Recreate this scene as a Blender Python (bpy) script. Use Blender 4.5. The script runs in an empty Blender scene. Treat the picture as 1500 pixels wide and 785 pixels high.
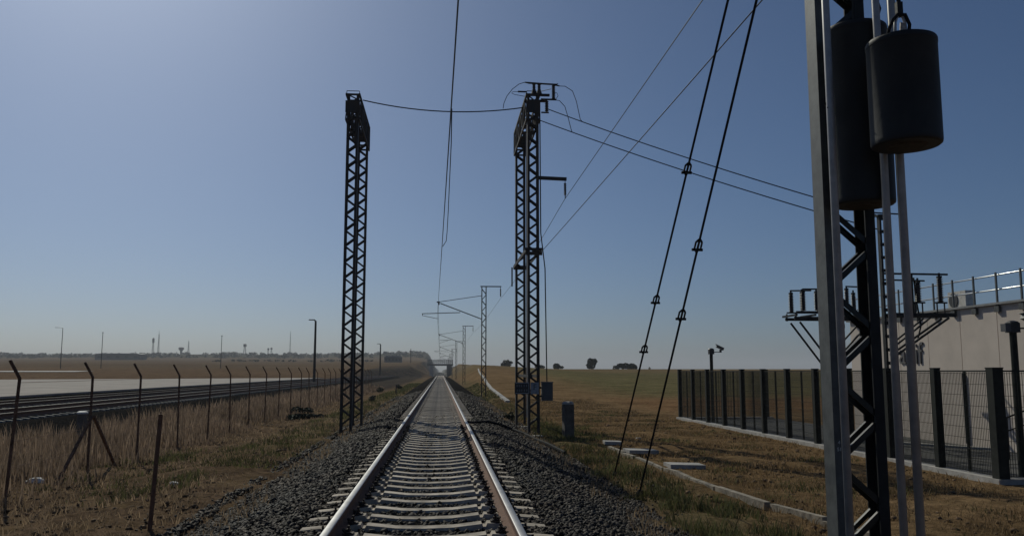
import bpy, math, random
import numpy as np
from mathutils import Vector, Matrix, noise

SC = bpy.context.scene
COL = SC.collection
R = math.radians
rng = np.random.default_rng(11)
random.seed(5)

# ------------------------------------------------------------------ camera, sky, sun, exposure
cam = bpy.data.cameras.new('camera')
cam.lens = 29.8
cam.sensor_width = 36
cam.clip_end = 20000
cam.clip_start = 0.05
CAM = bpy.data.objects.new('camera', cam)
COL.objects.link(CAM)
CAM.location = (0, 0, 1.42)
CAM.rotation_euler = (R(90 + 6.92), 0, R(-4.78))
SC.camera = CAM

SUN_AZ, SUN_EL = R(-24), R(37)          # sun ahead of the camera and to the left
W = bpy.data.worlds.new('World')
SC.world = W
W.use_nodes = True
wn = W.node_tree
bg = wn.nodes['Background']
sky = wn.nodes.new('ShaderNodeTexSky')
sky.sky_type = 'NISHITA'
sky.sun_disc = False
sky.sun_elevation = SUN_EL
sky.sun_rotation = SUN_AZ
sky.altitude = 700
sky.air_density = 0.8
sky.dust_density = 2.2
sky.ozone_density = 5.0
wn.links.new(sky.outputs[0], bg.inputs[0])
bg.inputs[1].default_value = 0.079

sl = bpy.data.lights.new('sun', 'SUN')
sl.energy = 5.0
sl.angle = R(0.53)
sl.color = (1.0, 0.86, 0.64)
SUN = bpy.data.objects.new('sun', sl)
COL.objects.link(SUN)
sdir = Vector((math.sin(SUN_AZ) * math.cos(SUN_EL), math.cos(SUN_AZ) * math.cos(SUN_EL), math.sin(SUN_EL)))
SUN.rotation_euler = sdir.to_track_quat('Z', 'Y').to_euler()
SUN.location = (-40, 90, 80)

SC.view_settings.view_transform = 'Standard'
SC.view_settings.look = 'None'
SC.view_settings.exposure = -1.08
SC.view_settings.gamma = 1
SC.view_settings.use_white_balance = True      # the phone's cool white balance
SC.view_settings.white_balance_temperature = 5620
SC.view_settings.white_balance_tint = 4
SC.cycles.use_denoising = True
SC.cycles.max_bounces = 6
SC.cycles.volume_bounces = 0

# ------------------------------------------------------------------ object helpers
def tag(o, label=None, cat=None, group=None, kind=None):
    if label: o['label'] = label
    if cat: o['category'] = cat
    if group: o['group'] = group
    if kind: o['kind'] = kind
    return o

def thing(name, loc, label, cat, group=None, rz=0.0):
    o = bpy.data.objects.new(name, None)
    o.empty_display_size = 0.3
    COL.objects.link(o)
    o.location = loc
    o.rotation_euler = (0, 0, rz)
    return tag(o, label, cat, group)

def link(name, me, parent=None, loc=(0, 0, 0), rot=(0, 0, 0)):
    o = bpy.data.objects.new(name, me)
    COL.objects.link(o)
    o.location = loc
    o.rotation_euler = rot
    if parent: o.parent = parent
    return o

def dup(o, loc=None, label=None, parent=None):
    c = o.copy()
    COL.objects.link(c)
    if parent: c.parent = parent
    if loc is not None: c.location = loc
    if label: c['label'] = label
    for ch in o.children:
        dup(ch, parent=c)
    return c

class MB:
    """collects solids into one mesh"""
    def __init__(s):
        s.v = []; s.f = []; s.mi = []; s.cur = 0
    def add(s, vs, fs):
        n = len(s.v)
        s.v += [tuple(v) for v in vs]
        for f in fs:
            s.f.append([i + n for i in f]); s.mi.append(s.cur)
        return s
    def box(s, c, d, rot=None):
        hx, hy, hz = d[0] / 2, d[1] / 2, d[2] / 2
        vs = [Vector((x, y, z)) for x in (-hx, hx) for y in (-hy, hy) for z in (-hz, hz)]
        if rot is not None: vs = [rot @ v for v in vs]
        c = Vector(c)
        return s.add([v + c for v in vs], [(0, 1, 3, 2), (4, 6, 7, 5), (0, 4, 5, 1), (2, 3, 7, 6), (0, 2, 6, 4), (1, 5, 7, 3)])
    def beam(s, a, b, w, h, up=(0, 0, 1)):
        a = Vector(a); b = Vector(b); d = b - a; L = d.length; d.normalize()
        u = Vector(up); x = d.cross(u)
        if x.length < 1e-4: x = d.cross(Vector((1, 0, 0)))
        x.normalize(); y = x.cross(d)
        m = Matrix((x, d, y)).transposed()
        return s.box((a + b) / 2, (w, L, h), m)
    def tube(s, pts, r, n=6, cap=True):
        pts = [Vector(p) for p in pts]
        rs = r if isinstance(r, (list, tuple)) else [r] * len(pts)
        base = len(s.v); ref = None
        for i, p in enumerate(pts):
            d = (pts[min(i + 1, len(pts) - 1)] - pts[max(i - 1, 0)]).normalized()
            if ref is None:
                ref = d.cross(Vector((0, 0, 1)))
                if ref.length < 1e-3: ref = Vector((1, 0, 0))
            x = (ref - d * ref.dot(d)).normalized(); y = d.cross(x); ref = x
            for k in range(n):
                a = 2 * math.pi * k / n
                s.v.append(tuple(p + (x * math.cos(a) + y * math.sin(a)) * rs[i]))
        for i in range(len(pts) - 1):
            for k in range(n):
                a = base + i * n + k; b = base + i * n + (k + 1) % n
                s.f.append([a, b, b + n, a + n]); s.mi.append(s.cur)
        if cap:
            s.f.append([base + k for k in range(n)][::-1]); s.mi.append(s.cur)
            e = base + (len(pts) - 1) * n
            s.f.append([e + k for k in range(n)]); s.mi.append(s.cur)
        return s
    def lathe(s, c, prof, n=16, axis='z'):
        base = len(s.v); c = Vector(c)
        for (r, z) in prof:
            for k in range(n):
                a = 2 * math.pi * k / n
                p = (r * math.cos(a), r * math.sin(a), z)
                if axis == 'x': p = (p[2], p[0], p[1])
                if axis == 'y': p = (p[1], p[2], p[0])
                s.v.append(tuple(c + Vector(p)))
        for i in range(len(prof) - 1):
            for k in range(n):
                a = base + i * n + k; b = base + i * n + (k + 1) % n
                s.f.append([a, b, b + n, a + n]); s.mi.append(s.cur)
        s.f.append([base + k for k in range(n)][::-1]); s.mi.append(s.cur)
        e = base + (len(prof) - 1) * n
        s.f.append([e + k for k in range(n)]); s.mi.append(s.cur)
        return s
    def prism(s, poly, a, b, axis='z'):
        """extrude a 2-d polygon along an axis from a to b"""
        n = len(poly)
        def pt(p, t):
            return (p[0], p[1], t) if axis == 'z' else ((p[0], t, p[1]) if axis == 'y' else (t, p[0], p[1]))
        vs = [pt(p, a) for p in poly] + [pt(p, b) for p in poly]
        fs = [[i, (i + 1) % n, (i + 1) % n + n, i + n] for i in range(n)]
        fs += [list(range(n))[::-1], [i + n for i in range(n)]]
        return s.add(vs, fs)
    def mesh(s, name, mats, smooth=False):
        me = bpy.data.meshes.new(name)
        me.from_pydata(s.v, [], s.f)
        for m in (mats if isinstance(mats, (list, tuple)) else [mats]): me.materials.append(m)
        me.polygons.foreach_set('material_index', s.mi)
        if smooth: me.polygons.foreach_set('use_smooth', [True] * len(s.f))
        me.update()
        return me
    def obj(s, name, mats, parent=None, loc=(0, 0, 0), rot=(0, 0, 0), smooth=False):
        return link(name, s.mesh(name, mats, smooth), parent, loc, rot)

def np_mesh(name, V, loops, starts, totals, mats, attr=None):
    me = bpy.data.meshes.new(name)
    me.vertices.add(len(V)); me.vertices.foreach_set('co', V.astype(np.float32).ravel())
    me.loops.add(len(loops)); me.loops.foreach_set('vertex_index', loops.astype(np.int32))
    me.polygons.add(len(starts)); me.polygons.foreach_set('loop_start', starts.astype(np.int32))
    try: me.polygons.foreach_set('loop_total', totals.astype(np.int32))
    except Exception: pass
    for m in (mats if isinstance(mats, (list, tuple)) else [mats]): me.materials.append(m)
    if attr is not None:
        a = me.color_attributes.new(attr[0], 'FLOAT_COLOR', 'POINT')
        a.data.foreach_set('color', attr[1].astype(np.float32).ravel())
    me.update(calc_edges=True)
    me.validate()
    return me

# ------------------------------------------------------------------ materials
def mat(name, col, rough=0.7, metal=0.0, var=0.15, scale=8.0, col2=None, bump=0.0, bscale=40.0, island=0.0, spec=0.5, translucent=False, objvar=0.0):
    m = bpy.data.materials.new(name); m.use_nodes = True
    nt = m.node_tree; N = nt.nodes; L = nt.links
    b = N['Principled BSDF']
    b.inputs['Roughness'].default_value = rough
    b.inputs['Metallic'].default_value = metal
    b.inputs['Specular IOR Level'].default_value = spec
    tc = N.new('ShaderNodeTexCoord')
    nz = N.new('ShaderNodeTexNoise'); nz.inputs['Scale'].default_value = scale; nz.inputs['Detail'].default_value = 5
    nz.inputs['Roughness'].default_value = 0.65
    L.new(tc.outputs['Object'], nz.inputs['Vector'])
    mix = N.new('ShaderNodeMix'); mix.data_type = 'RGBA'
    c2 = col2 if col2 else tuple(c * (1 - 2 * var) for c in col)
    c1 = col if col2 else tuple(min(1, c * (1 + var)) for c in col)
    mix.inputs[6].default_value = (*c1, 1); mix.inputs[7].default_value = (*c2, 1)
    rmp = N.new('ShaderNodeMapRange'); rmp.inputs[1].default_value = 0.33; rmp.inputs[2].default_value = 0.67
    L.new(nz.outputs[0], rmp.inputs[0]); L.new(rmp.outputs[0], mix.inputs[0])
    out = mix.outputs[2]
    if island:
        g = N.new('ShaderNodeNewGeometry')
        mr = N.new('ShaderNodeMapRange'); mr.inputs[3].default_value = 1 - island; mr.inputs[4].default_value = 1 + island
        L.new(g.outputs['Random Per Island'], mr.inputs[0])
        mu = N.new('ShaderNodeMix'); mu.data_type = 'RGBA'; mu.blend_type = 'MULTIPLY'; mu.inputs[0].default_value = 1
        L.new(out, mu.inputs[6]); L.new(mr.outputs[0], mu.inputs[7]); out = mu.outputs[2]
    if objvar:
        oi_ = N.new('ShaderNodeObjectInfo')
        mr = N.new('ShaderNodeMapRange'); mr.inputs[3].default_value = 1 - objvar; mr.inputs[4].default_value = 1 + objvar * .4
        L.new(oi_.outputs['Random'], mr.inputs[0])
        mu = N.new('ShaderNodeMix'); mu.data_type = 'RGBA'; mu.blend_type = 'MULTIPLY'; mu.inputs[0].default_value = 1
        L.new(out, mu.inputs[6]); L.new(mr.outputs[0], mu.inputs[7]); out = mu.outputs[2]
    L.new(out, b.inputs['Base Color'])
    if bump:
        n2 = N.new('ShaderNodeTexNoise'); n2.inputs['Scale'].default_value = bscale; n2.inputs['Detail'].default_value = 4
        L.new(tc.outputs['Object'], n2.inputs['Vector'])
        bp = N.new('ShaderNodeBump'); bp.inputs['Strength'].default_value = bump; bp.inputs['Distance'].default_value = 0.02
        L.new(n2.outputs[0], bp.inputs['Height']); L.new(bp.outputs[0], b.inputs['Normal'])
    if translucent:
        tr = N.new('ShaderNodeBsdfTranslucent'); ms = N.new('ShaderNodeMixShader'); ms.inputs[0].default_value = 0.35
        L.new(out, tr.inputs[0]); L.new(b.outputs[0], ms.inputs[1]); L.new(tr.outputs[0], ms.inputs[2])
        L.new(ms.outputs[0], N['Material Output'].inputs[0])
    return m

M = dict(
    steel=mat('painted_steel', (0.022, 0.023, 0.024), 0.6, 0.0, 0.25, 3, bump=0.1, spec=0.25),
    bar=mat('worn_bar_steel', (0.022, 0.023, 0.022), 0.35, 0.0, 0.2, 6, spec=0.35),
    steel_web=mat('grey_steel', (0.10, 0.104, 0.102), 0.55, 0.15, 0.2, 5, bump=0.08),  # paler grey; on the tensioning mast it stands for sky light on one channel
    lattice=mat('lattice_steel', (0.04, 0.042, 0.045), 0.7, 0.1, 0.25, 1.6, col2=(0.062, 0.045, 0.034), spec=0.3),
    galv=mat('galvanised_tube', (0.42, 0.41, 0.41), 0.45, 0.15, 0.12, 6),
    iron=mat('cast_iron_black', (0.016, 0.017, 0.019), 0.58, 0.0, 0.3, 3, col2=(0.03, 0.029, 0.029), bump=0.12, bscale=18, spec=0.3),
    oldpost=mat('old_fence_iron', (0.16, 0.095, 0.065), 0.9, 0, 0.3, 9, spec=0.1),
    rust=mat('rusty_steel', (0.21, 0.105, 0.058), 0.85, 0.0, 0.3, 20, col2=(0.10, 0.05, 0.032)),
    railtop=mat('polished_rail', (0.37, 0.36, 0.355), 0.47, 0.85, 0.1, 3),
    sleeper=mat('sleeper_concrete', (0.62, 0.55, 0.46), 0.9, 0, 0.24, 4, bump=0.15, bscale=60, spec=0.1, objvar=0.22),
    concrete=mat('concrete', (0.42, 0.40, 0.37), 0.88, 0, 0.15, 4, bump=0.12, bscale=30),
    slab=mat('yard_concrete', (0.37, 0.33, 0.29), 0.95, 0, 0.12, 0.25, spec=0.2),
    clip=mat('fastening_iron', (0.05, 0.035, 0.028), 0.7, 0.3, 0.2, 30),
    stone=mat('ballast_stone', (0.036, 0.0345, 0.034), 0.75, 0, 0.25, 1.1, col2=(0.055, 0.042, 0.033), island=0.85, spec=0.2),
    bed=mat('ballast_bed', (0.026, 0.0245, 0.0235), 0.95, 0, 0.45, 14, bump=1.0, bscale=22, spec=0.0),
    dry=mat('dry_grass', (0.34, 0.25, 0.155), 0.8, 0, 0.2, 1.2, island=0.45, translucent=True, spec=0.15),
    dryred=mat('reddish_dry_grass', (0.30, 0.205, 0.105), 0.8, 0, 0.25, 0.5, col2=(0.20, 0.142, 0.072), island=0.45, translucent=True, spec=0.15),
    straw=mat('tall_straw', (0.31, 0.23, 0.16), 0.8, 0, 0.25, 0.6, island=0.4, translucent=True, spec=0.15),
    green=mat('green_grass', (0.125, 0.125, 0.05), 0.75, 0, 0.3, 0.7, island=0.4, translucent=True, spec=0.2),
    leaf=mat('holm_oak_leaf', (0.045, 0.055, 0.03), 0.7, 0, 0.2, 1, island=0.4, spec=0.2),
    bark=mat('bark', (0.10, 0.08, 0.06), 0.9, 0, 0.2, 10),
    fencegreen=mat('fence_coating', (0.028, 0.030, 0.026), 0.65, 0.0, 0.15, 6, spec=0.15),
    wall=mat('wall_panel_concrete', (0.64, 0.56, 0.49), 0.85, 0, 0.06, 0.9, bump=0.05, spec=0.2, objvar=0.05),
    joint=mat('panel_joint', (0.16, 0.15, 0.14), 0.9),
    roofm=mat('roof_sheet', (0.25, 0.25, 0.25), 0.7),
    railbright=mat('aluminium_rail', (0.55, 0.56, 0.57), 0.3, 0.8, 0.05, 4),
    letter=mat('sign_letter', (0.12, 0.11, 0.105), 0.5),
    accase=mat('ac_casing', (0.55, 0.53, 0.49), 0.6),
    dark=mat('dark_plastic', (0.03, 0.03, 0.032), 0.5),
    porc=mat('brown_porcelain', (0.045, 0.03, 0.026), 0.3, 0, 0.15, 20),
    wire=mat('copper_wire', (0.05, 0.055, 0.055), 0.5, 0.5, 0.1, 5),
    cable=mat('black_cable', (0.018, 0.018, 0.02), 0.8, spec=0.1),
    box=mat('grey_cabinet', (0.09, 0.093, 0.10), 0.6, 0.1, 0.1, 4),
    white=mat('white_paint', (0.72, 0.71, 0.68), 0.6, 0, 0.1, 12),
    asphalt=mat('yard_asphalt', (0.075, 0.073, 0.07), 0.9, 0, 0.2, 2),
    plate=mat('sign_plate', (0.30, 0.32, 0.36), 0.5),
    bridge=mat('bridge_concrete', (0.11, 0.108, 0.105), 0.9, 0, 0.1, 0.5),
    far=mat('far_building', (0.12, 0.115, 0.11), 0.9, 0, 0.1, 0.05),
    clod=mat('soil_clod', (0.17, 0.115, 0.07), 0.95, 0, 0.3, 3, island=0.4, spec=0.1),
    dullrail=mat('dull_rail', (0.10, 0.095, 0.09), 0.6, 0.3, 0.1, 3),
    under=mat('grimy_iron', (0.045, 0.036, 0.03), 0.8, 0, 0.3, 12),
    marker=mat('dark_concrete', (0.13, 0.115, 0.10), 0.9, 0, 0.25, 5, bump=0.15),  # darker in tone than the plain concrete
    strap=mat('worn_strap', (0.42, 0.36, 0.31), 0.6, 0.2, 0.3, 40),
    drain=mat('old_drain_concrete', (0.30, 0.26, 0.20), 0.9, 0, 0.3, 6, bump=0.3, bscale=20),
    sleeper_old=mat('weathered_sleeper', (0.20, 0.19, 0.175), 0.9, 0, 0.2, 6),
    litter=mat('white_litter', (0.7, 0.68, 0.64), 0.7, 0, 0.1, 20),
)

def ground_material():
    m = bpy.data.materials.new('ground_soil'); m.use_nodes = True
    nt = m.node_tree; N = nt.nodes; L = nt.links; b = N['Principled BSDF']
    b.inputs['Roughness'].default_value = 0.95; b.inputs['Specular IOR Level'].default_value = 0.0
    at = N.new('ShaderNodeAttribute'); at.attribute_name = 'zone'
    tc = N.new('ShaderNodeTexCoord')
    def nz(sc, det=5):
        n = N.new('ShaderNodeTexNoise'); n.inputs['Scale'].default_value = sc; n.inputs['Detail'].default_value = det
        n.inputs['Roughness'].default_value = 0.7
        L.new(tc.outputs['Object'], n.inputs['Vector']); return n.outputs[0]
    def mul(a, fac, lo, hi):
        mr = N.new('ShaderNodeMapRange'); mr.inputs[1].default_value = 0.3; mr.inputs[2].default_value = 0.7
        mr.inputs[3].default_value = lo; mr.inputs[4].default_value = hi
        L.new(fac, mr.inputs[0])
        x = N.new('ShaderNodeMix'); x.data_type = 'RGBA'; x.blend_type = 'MULTIPLY'; x.inputs[0].default_value = 1
        L.new(a, x.inputs[6]); L.new(mr.outputs[0], x.inputs[7]); return x.outputs[2]
    c = at.outputs['Color']
    # straw coloured patches
    mr = N.new('ShaderNodeMapRange'); mr.inputs[1].default_value = 0.48; mr.inputs[2].default_value = 0.66
    mr.inputs[4].default_value = 0.55
    L.new(nz(1.3, 7), mr.inputs[0])
    x = N.new('ShaderNodeMix'); x.data_type = 'RGBA'; x.inputs[7].default_value = (0.23, 0.165, 0.085, 1)
    L.new(mr.outputs[0], x.inputs[0]); L.new(c, x.inputs[6]); c = x.outputs[2]
    c = mul(c, nz(5, 9), 0.4, 1.5)
    c = mul(c, nz(0.35, 5), 0.6, 1.35)
    c = mul(c, nz(0.012, 4), 0.8, 1.2)
    L.new(c, b.inputs['Base Color'])
    bp = N.new('ShaderNodeBump'); bp.inputs['Strength'].default_value = 0.8; bp.inputs['Distance'].default_value = 0.06
    L.new(nz(9, 9), bp.inputs['Height']); L.new(bp.outputs[0], b.inputs['Normal'])
    return m
M['ground'] = ground_material()

# ------------------------------------------------------------------ terrain heights
TC = -0.135                                     # track centre line
def tz(y):
    """height of the rail head along the line: level, then a gentle dip to the bridge"""
    y = np.asarray(y, float)
    return np.where(y < 230, 0.0, -1.55 * ((np.minimum(y, 900) - 230) / 270.0) ** 2)
LY = [-60, 60, 135, 185, 215, 300, 400, 600, 1000, 1500, 1800, 2600, 7000]
LZ = [-.75, -.75, -.14, -.14, 0.7, 2.3, 4.2, 7.4, 14.5, 29.5, 31, 15, 10]
RNY = [-60, 50, 80, 110, 150, 200, 300, 400, 500, 620, 900, 2000, 7000]
RNZ = [-.75, -.72, -.25, .5, 1.2, 2.4, 3.6, 4.6, 5.6, 5.8, 4.5, 6, 8]
RFY = [-60, 50, 100, 150, 200, 300, 400, 500, 900, 2000, 7000]
RFZ = [-.75, -.72, -.2, .4, 1.0, 2.1, 2.0, 1.6, -1, 0, 2]
def smooth(a, b, x):
    t = np.clip((x - a) / (b - a), 0, 1); return t * t * (3 - 2 * t)
def height(x, y):
    x = np.asarray(x, float); y = np.asarray(y, float)
    l = np.interp(y, LY, LZ)
    ridge = smooth(900, 1500, y) * (1 - smooth(1900, 2600, y))
    l = l + ridge * (6 * np.sin(x / 260.0 + 1.2) + 3 * np.sin(x / 97.0)) + ridge * np.clip((-x - 500) / 250, 0, 1) * 9
    rn = np.interp(y, RNY, RNZ); rf = np.interp(y, RFY, RFZ)
    t = smooth(9, 45, x)
    r = rn * (1 - t) + rf * t
    side = np.where(x < 0, l, r)
    # blend sides across the axis far away
    k = smooth(-30, 10, x); far = smooth(600, 1000, y)
    side = side * (1 - far) + (l * (1 - k) + r * k) * far
    xl = np.interp(y, [-60, 250, 300, 7000], [-23.3, -23.3, -4.0, -4.0])
    xl = np.where(y > 520, -10.0, xl); xr = np.where(y > 520, 9.0, 3.5)
    d = np.maximum(np.maximum(xl - x, x - xr), 0)
    fl = tz(y) - 0.75 + np.clip((y - 560) / 340, 0, 1) * 5.0
    z = np.minimum(side, fl + np.interp(y, [-60, 500, 560, 7000], [0.5, 0.5, 3.0, 3.0]) * d)
    z = np.where((d <= 0), np.minimum(fl, side), z)
    # trackside verge stands a little higher than the field
    z = z + 0.16 * np.exp(-((x + 4.4) / 1.3) ** 2) * (1 - smooth(60, 120, y))
    return z

def lines(segs):
    out = [segs[0][0]]
    for a, b, s0, s1 in segs:
        n = max(1, int(round(abs(b - a) / ((s0 + s1) / 2))))
        t = (np.arange(1, n + 1) / n)
        k = (s1 - s0) / (s1 + s0) if s1 != s0 else 0
        out += list(a + (b - a) * (t * (1 - k) + k * t * t))
    return np.array(out)
gx = lines([(-6000, -1200, 400, 200), (-1200, -300, 120, 30), (-300, -60, 20, 5), (-60, -14, 3, .35), (-14, 12, .22, .22), (12, 60, .4, 3), (60, 300, 5, 20), (300, 1200, 30, 120), (1200, 6000, 200, 400)])
gy = lines([(-60, 3, 6, .5), (3, 36, .22, .22), (36, 120, .25, 2), (120, 600, 3, 8), (600, 2600, 10, 40), (2600, 7000, 100, 500)])
GX, GY = np.meshgrid(gx, gy)
GZ = height(GX, GY)
near = (np.abs(GX + 1) < 14) & (GY > 2) & (GY < 60)
flat = ((GX > 10.5) & (GY > 15) & (GY < 40))
idx = np.argwhere(near & ~flat)
for i, j in idx:
    p = Vector((GX[i, j], GY[i, j], 0))
    GZ[i, j] += 0.10 * noise.noise(p * 0.7) + (0.07 if GX[i, j] < 0 else 0.035) * noise.noise(p * 2.0)
# zone colours: the albedo of what grows or lies there
def zone(x, y):
    c = np.empty(x.shape + (3,)); c[:] = (0.155, 0.108, 0.07)
    def put(w, col):
        nonlocal c
        c = c * (1 - w[..., None]) + np.array(col) * w[..., None]
    put(smooth(3, 5, x) * (y < 2000), (0.195, 0.13, 0.069))               # reddish dry soil right of the line
    put(smooth(10, 18, x - 0.02 * (y - 60)) * smooth(50, 75, y), (0.14, 0.125, 0.06))    # olive field
    put(smooth(10, 14, x) * smooth(41, 47, y) * (1 - smooth(56, 66, y)), (0.21, 0.125, 0.065))
    put(smooth(0, 8, x) * smooth(170, 230, y), (0.17, 0.125, 0.065))
    put((1 - smooth(-26, -20, x)) * smooth(120, 160, y) * (1 - smooth(900, 1100, y)), (0.15, 0.10, 0.062))
    put((1 - smooth(-4, -1, x)) * smooth(270, 330, y) * (1 - smooth(900, 1100, y)), (0.14, 0.1, 0.064))
    put((1 - smooth(-7, -5, x)) * smooth(-25, -22, x) * smooth(70, 110, y) * (1 - smooth(330, 480, y - 4 * (x + 6))), (0.05, 0.045, 0.043))
    put(smooth(1000, 1250, y), (0.06, 0.062, 0.04))                       # scrubby ridge
    put(np.exp(-((x + 4.4) / 1.0) ** 2) * smooth(16, 30, y) * (1 - smooth(160, 240, y)) * 0.7, (0.15, 0.13, 0.062))
    put(np.exp(-((x - 3.9) / 0.8) ** 2) * smooth(5, 10, y) * (1 - smooth(130, 200, y)) * 0.6, (0.13, 0.115, 0.055))
    return c
ZC = zone(GX, GY)
n0, n1 = GX.shape
V = np.stack([GX, GY, GZ], -1).reshape(-1, 3)
ii = np.arange(n0 * n1).reshape(n0, n1)
Q = np.stack([ii[:-1, :-1], ii[:-1, 1:], ii[1:, 1:], ii[1:, :-1]], -1).reshape(-1, 4)
me = np_mesh('ground', V, Q.ravel(), np.arange(len(Q)) * 4, np.full(len(Q), 4), M['ground'],
             ('zone', np.concatenate([ZC.reshape(-1, 3), np.ones((n0 * n1, 1))], 1)))
me.polygons.foreach_set('use_smooth', [True] * len(Q))
tag(link('ground', me), 'dry brown ground with straw patches running to low hills', 'ground', kind='structure')

# ------------------------------------------------------------------ the railway line
def extrude_line(name, prof, ys, zfun, mats, mids, x0, parent, smooth=False):
    prof = np.array(prof); ys = np.array(ys); n = len(prof); m = len(ys)
    V = np.empty((m, n, 3)); V[..., 0] = prof[:, 0] + x0; V[..., 1] = ys[:, None]; V[..., 2] = prof[:, 1] + zfun(ys)[:, None]
    ii = np.arange(m * n).reshape(m, n)
    nxt = np.roll(ii, -1, 1) if parent != 'open' else ii
    Q = np.stack([ii[:-1], ii[1:], nxt[1:], nxt[:-1]], -1)
    Q = Q.reshape(-1, 4)
    me = np_mesh(name, V.reshape(-1, 3), Q.ravel(), np.arange(len(Q)) * 4, np.full(len(Q), 4), mats)
    me.polygons.foreach_set('material_index', np.tile(np.array(mids), m - 1).astype(np.int32))
    return me
RAIL = [(-.075, -.172), (.075, -.172), (.075, -.160), (.012, -.142), (.009, -.05), (.036, -.038), (.036, -.004), (.026, 0.0), (-.026, 0.0), (-.036, -.004), (-.036, -.038), (-.009, -.05), (-.012, -.142), (-.075, -.160)]
RMID = [0, 0, 0, 0, 0, 0, 1, 1, 1, 0, 0, 0, 0, 0]
RY = np.concatenate([np.arange(-12, 230, 22), np.arange(230, 660, 10)])
flatz = lambda y: np.zeros_like(np.asarray(y, float))

def sleeper_mesh():
    xs = [-1.3, -1.28, -1.02, -.98, -.76, -.72, -.66, -.645, -.615, -.60, -.3, 0]
    zt = [-.235, -.215, -.195, -.176, -.176, -.168, -.165, -.20, -.20, -.172, -.205, -.212]
    prof = list(zip(xs, zt)) + [(-x, z) for x, z in list(zip(xs, zt))[-2::-1]]
    mb = MB(); n = len(prof)
    for x, z in prof:
        wt = 0.09; wb = 0.108
        mb.v += [(x, -wt, z), (x, wt, z), (x, wb, -.42), (x, -wb, -.42)]
    for i in range(n - 1):
        a, b = i * 4, i * 4 + 4
        for k in range(4):
            mb.f.append([a + k, a + (k + 1) % 4, b + (k + 1) % 4, b + k]); mb.mi.append(0)
    mb.f.append([0, 3, 2, 1]); mb.mi.append(0)
    e = (n - 1) * 4
    mb.f.append([e, e + 1, e + 2, e + 3]); mb.mi.append(0)
    return mb
SLB = sleeper_mesh(); SLM = SLB.mesh('sleeper', M['sleeper']); SLM2 = SLB.mesh('sleeper', M['sleeper_old'])
cl = MB()
cl.box((0, 0, 0.012), (.10, .11, .024))
cl.tube([(-.03, -.045, .02), (.035, -.05, .035), (.055, -.02, .05), (.0, 0, .045), (.055, .02, .05), (.035, .05, .035), (-.03, .045, .02)], .011, 5)
cl.lathe((-.0, 0, .03), [(.022, 0), (.022, .03), (.012, .032), (.012, .06)], 6)
CLM = cl.mesh('rail_clip', M['clip'])

def track(name, x0, zf, ymin, ymax, nmax, label, clips=0, y_first=0.0, slm=SLM, fm='sleeper', top='railtop'):
    t = thing(name, (x0, 0, 0), label, 'railway track'); t['kind'] = 'structure'
    ys = RY[(RY >= ymin - 12) & (RY <= ymax)]
    for s in (-1, 1):
        o = link('rail', extrude_line('rail', RAIL, ys, zf, [M['rust'], M[top]], RMID, s * .87, None), t)
    k = 0; y = y_first; far = MB()
    while y < ymax:
        if k < nmax:
            jx = rng.normal(0, .012); jz = rng.normal(0, .004)
            o = link('sleeper', slm, t, (jx, y, float(zf(y)) + jz), (0, 0, rng.normal(0, .006)))
            if k < clips:
                for sx in (-1, 1):
                    for side in (-1, 1):
                        link('rail_clip', CLM, o, (sx * .87 + side * .125, 0, -.172), (0, 0, 0 if side < 0 else math.pi))
        else:
            z = float(zf(y))
            far.box((0, y, z - .27), (2.6, .22, .17))
        k += 1; y += .6
    if far.v:
        o = far.obj('sleeper_row', M[fm], t); o['kind'] = 'stuff'
    return t
track('railway_track', TC, tz, -10, 640, 290, 'straight single track on pale concrete sleepers running to the bridge', clips=34, y_first=5.05)
track('siding_track', -15.6, flatz, 4, 300, 90, 'dark parallel track beyond the wire fence, the one nearer the fence', y_first=8, slm=SLM2, fm='sleeper_old', top='dullrail')
track('siding_track', -20.05, flatz, 4, 300, 90, 'dark parallel track beside the pale concrete yard', y_first=8, slm=SLM2, fm='sleeper_old', top='dullrail')

# ballast beds
def ballast_bed(name, prof, ys, zf, label):
    prof = np.array(prof); ys = np.array(ys); n = len(prof); m = len(ys)
    V = np.empty((m, n, 3)); V[..., 0] = prof[:, 0]; V[..., 1] = ys[:, None]; V[..., 2] = prof[:, 1] + zf(ys)[:, None]
    for a in range(m):
        if ys[a] < 60:
            for b in range(n):
                V[a, b, 2] += 0.025 * noise.noise(Vector((V[a, b, 0] * 2.2, ys[a] * 2.2, 3)))
                if b in (0, n - 1): V[a, b, 0] += 0.3 * noise.noise(Vector((b, ys[a] * .6, 7)))
    ii = np.arange(m * n).reshape(m, n)
    Q = np.stack([ii[:-1, :-1], ii[:-1, 1:], ii[1:, 1:], ii[1:, :-1]], -1).reshape(-1, 4)
    me = np_mesh(name, V.reshape(-1, 3), Q.ravel(), np.arange(len(Q)) * 4, np.full(len(Q), 4), M['bed'])
    return tag(link(name, me), label, 'ballast', kind='structure')
PX = [-3.75, -3.3, -2.9, -2.4, -1.9, -1.65, -1.2, -.6, 0, .6, 1.1, 1.4, 1.7, 2.2, 2.7, 3.1, 3.5]
PZ = [-.92, -.72, -.62, -.45, -.30, -.238, -.232, -.232, -.245, -.232, -.232, -.238, -.30, -.49, -.63, -.75, -.95]
BY = np.concatenate([np.arange(-8, 40, .4), np.arange(40, 230, 5), np.arange(230, 660, 10)])
ballast_bed('ballast_bed', list(zip(PX, PZ)), BY, tz, 'dark grey ballast bed sloping off both sides of the line')
BY2 = np.concatenate([np.arange(-8, 306, 6)])
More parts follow.
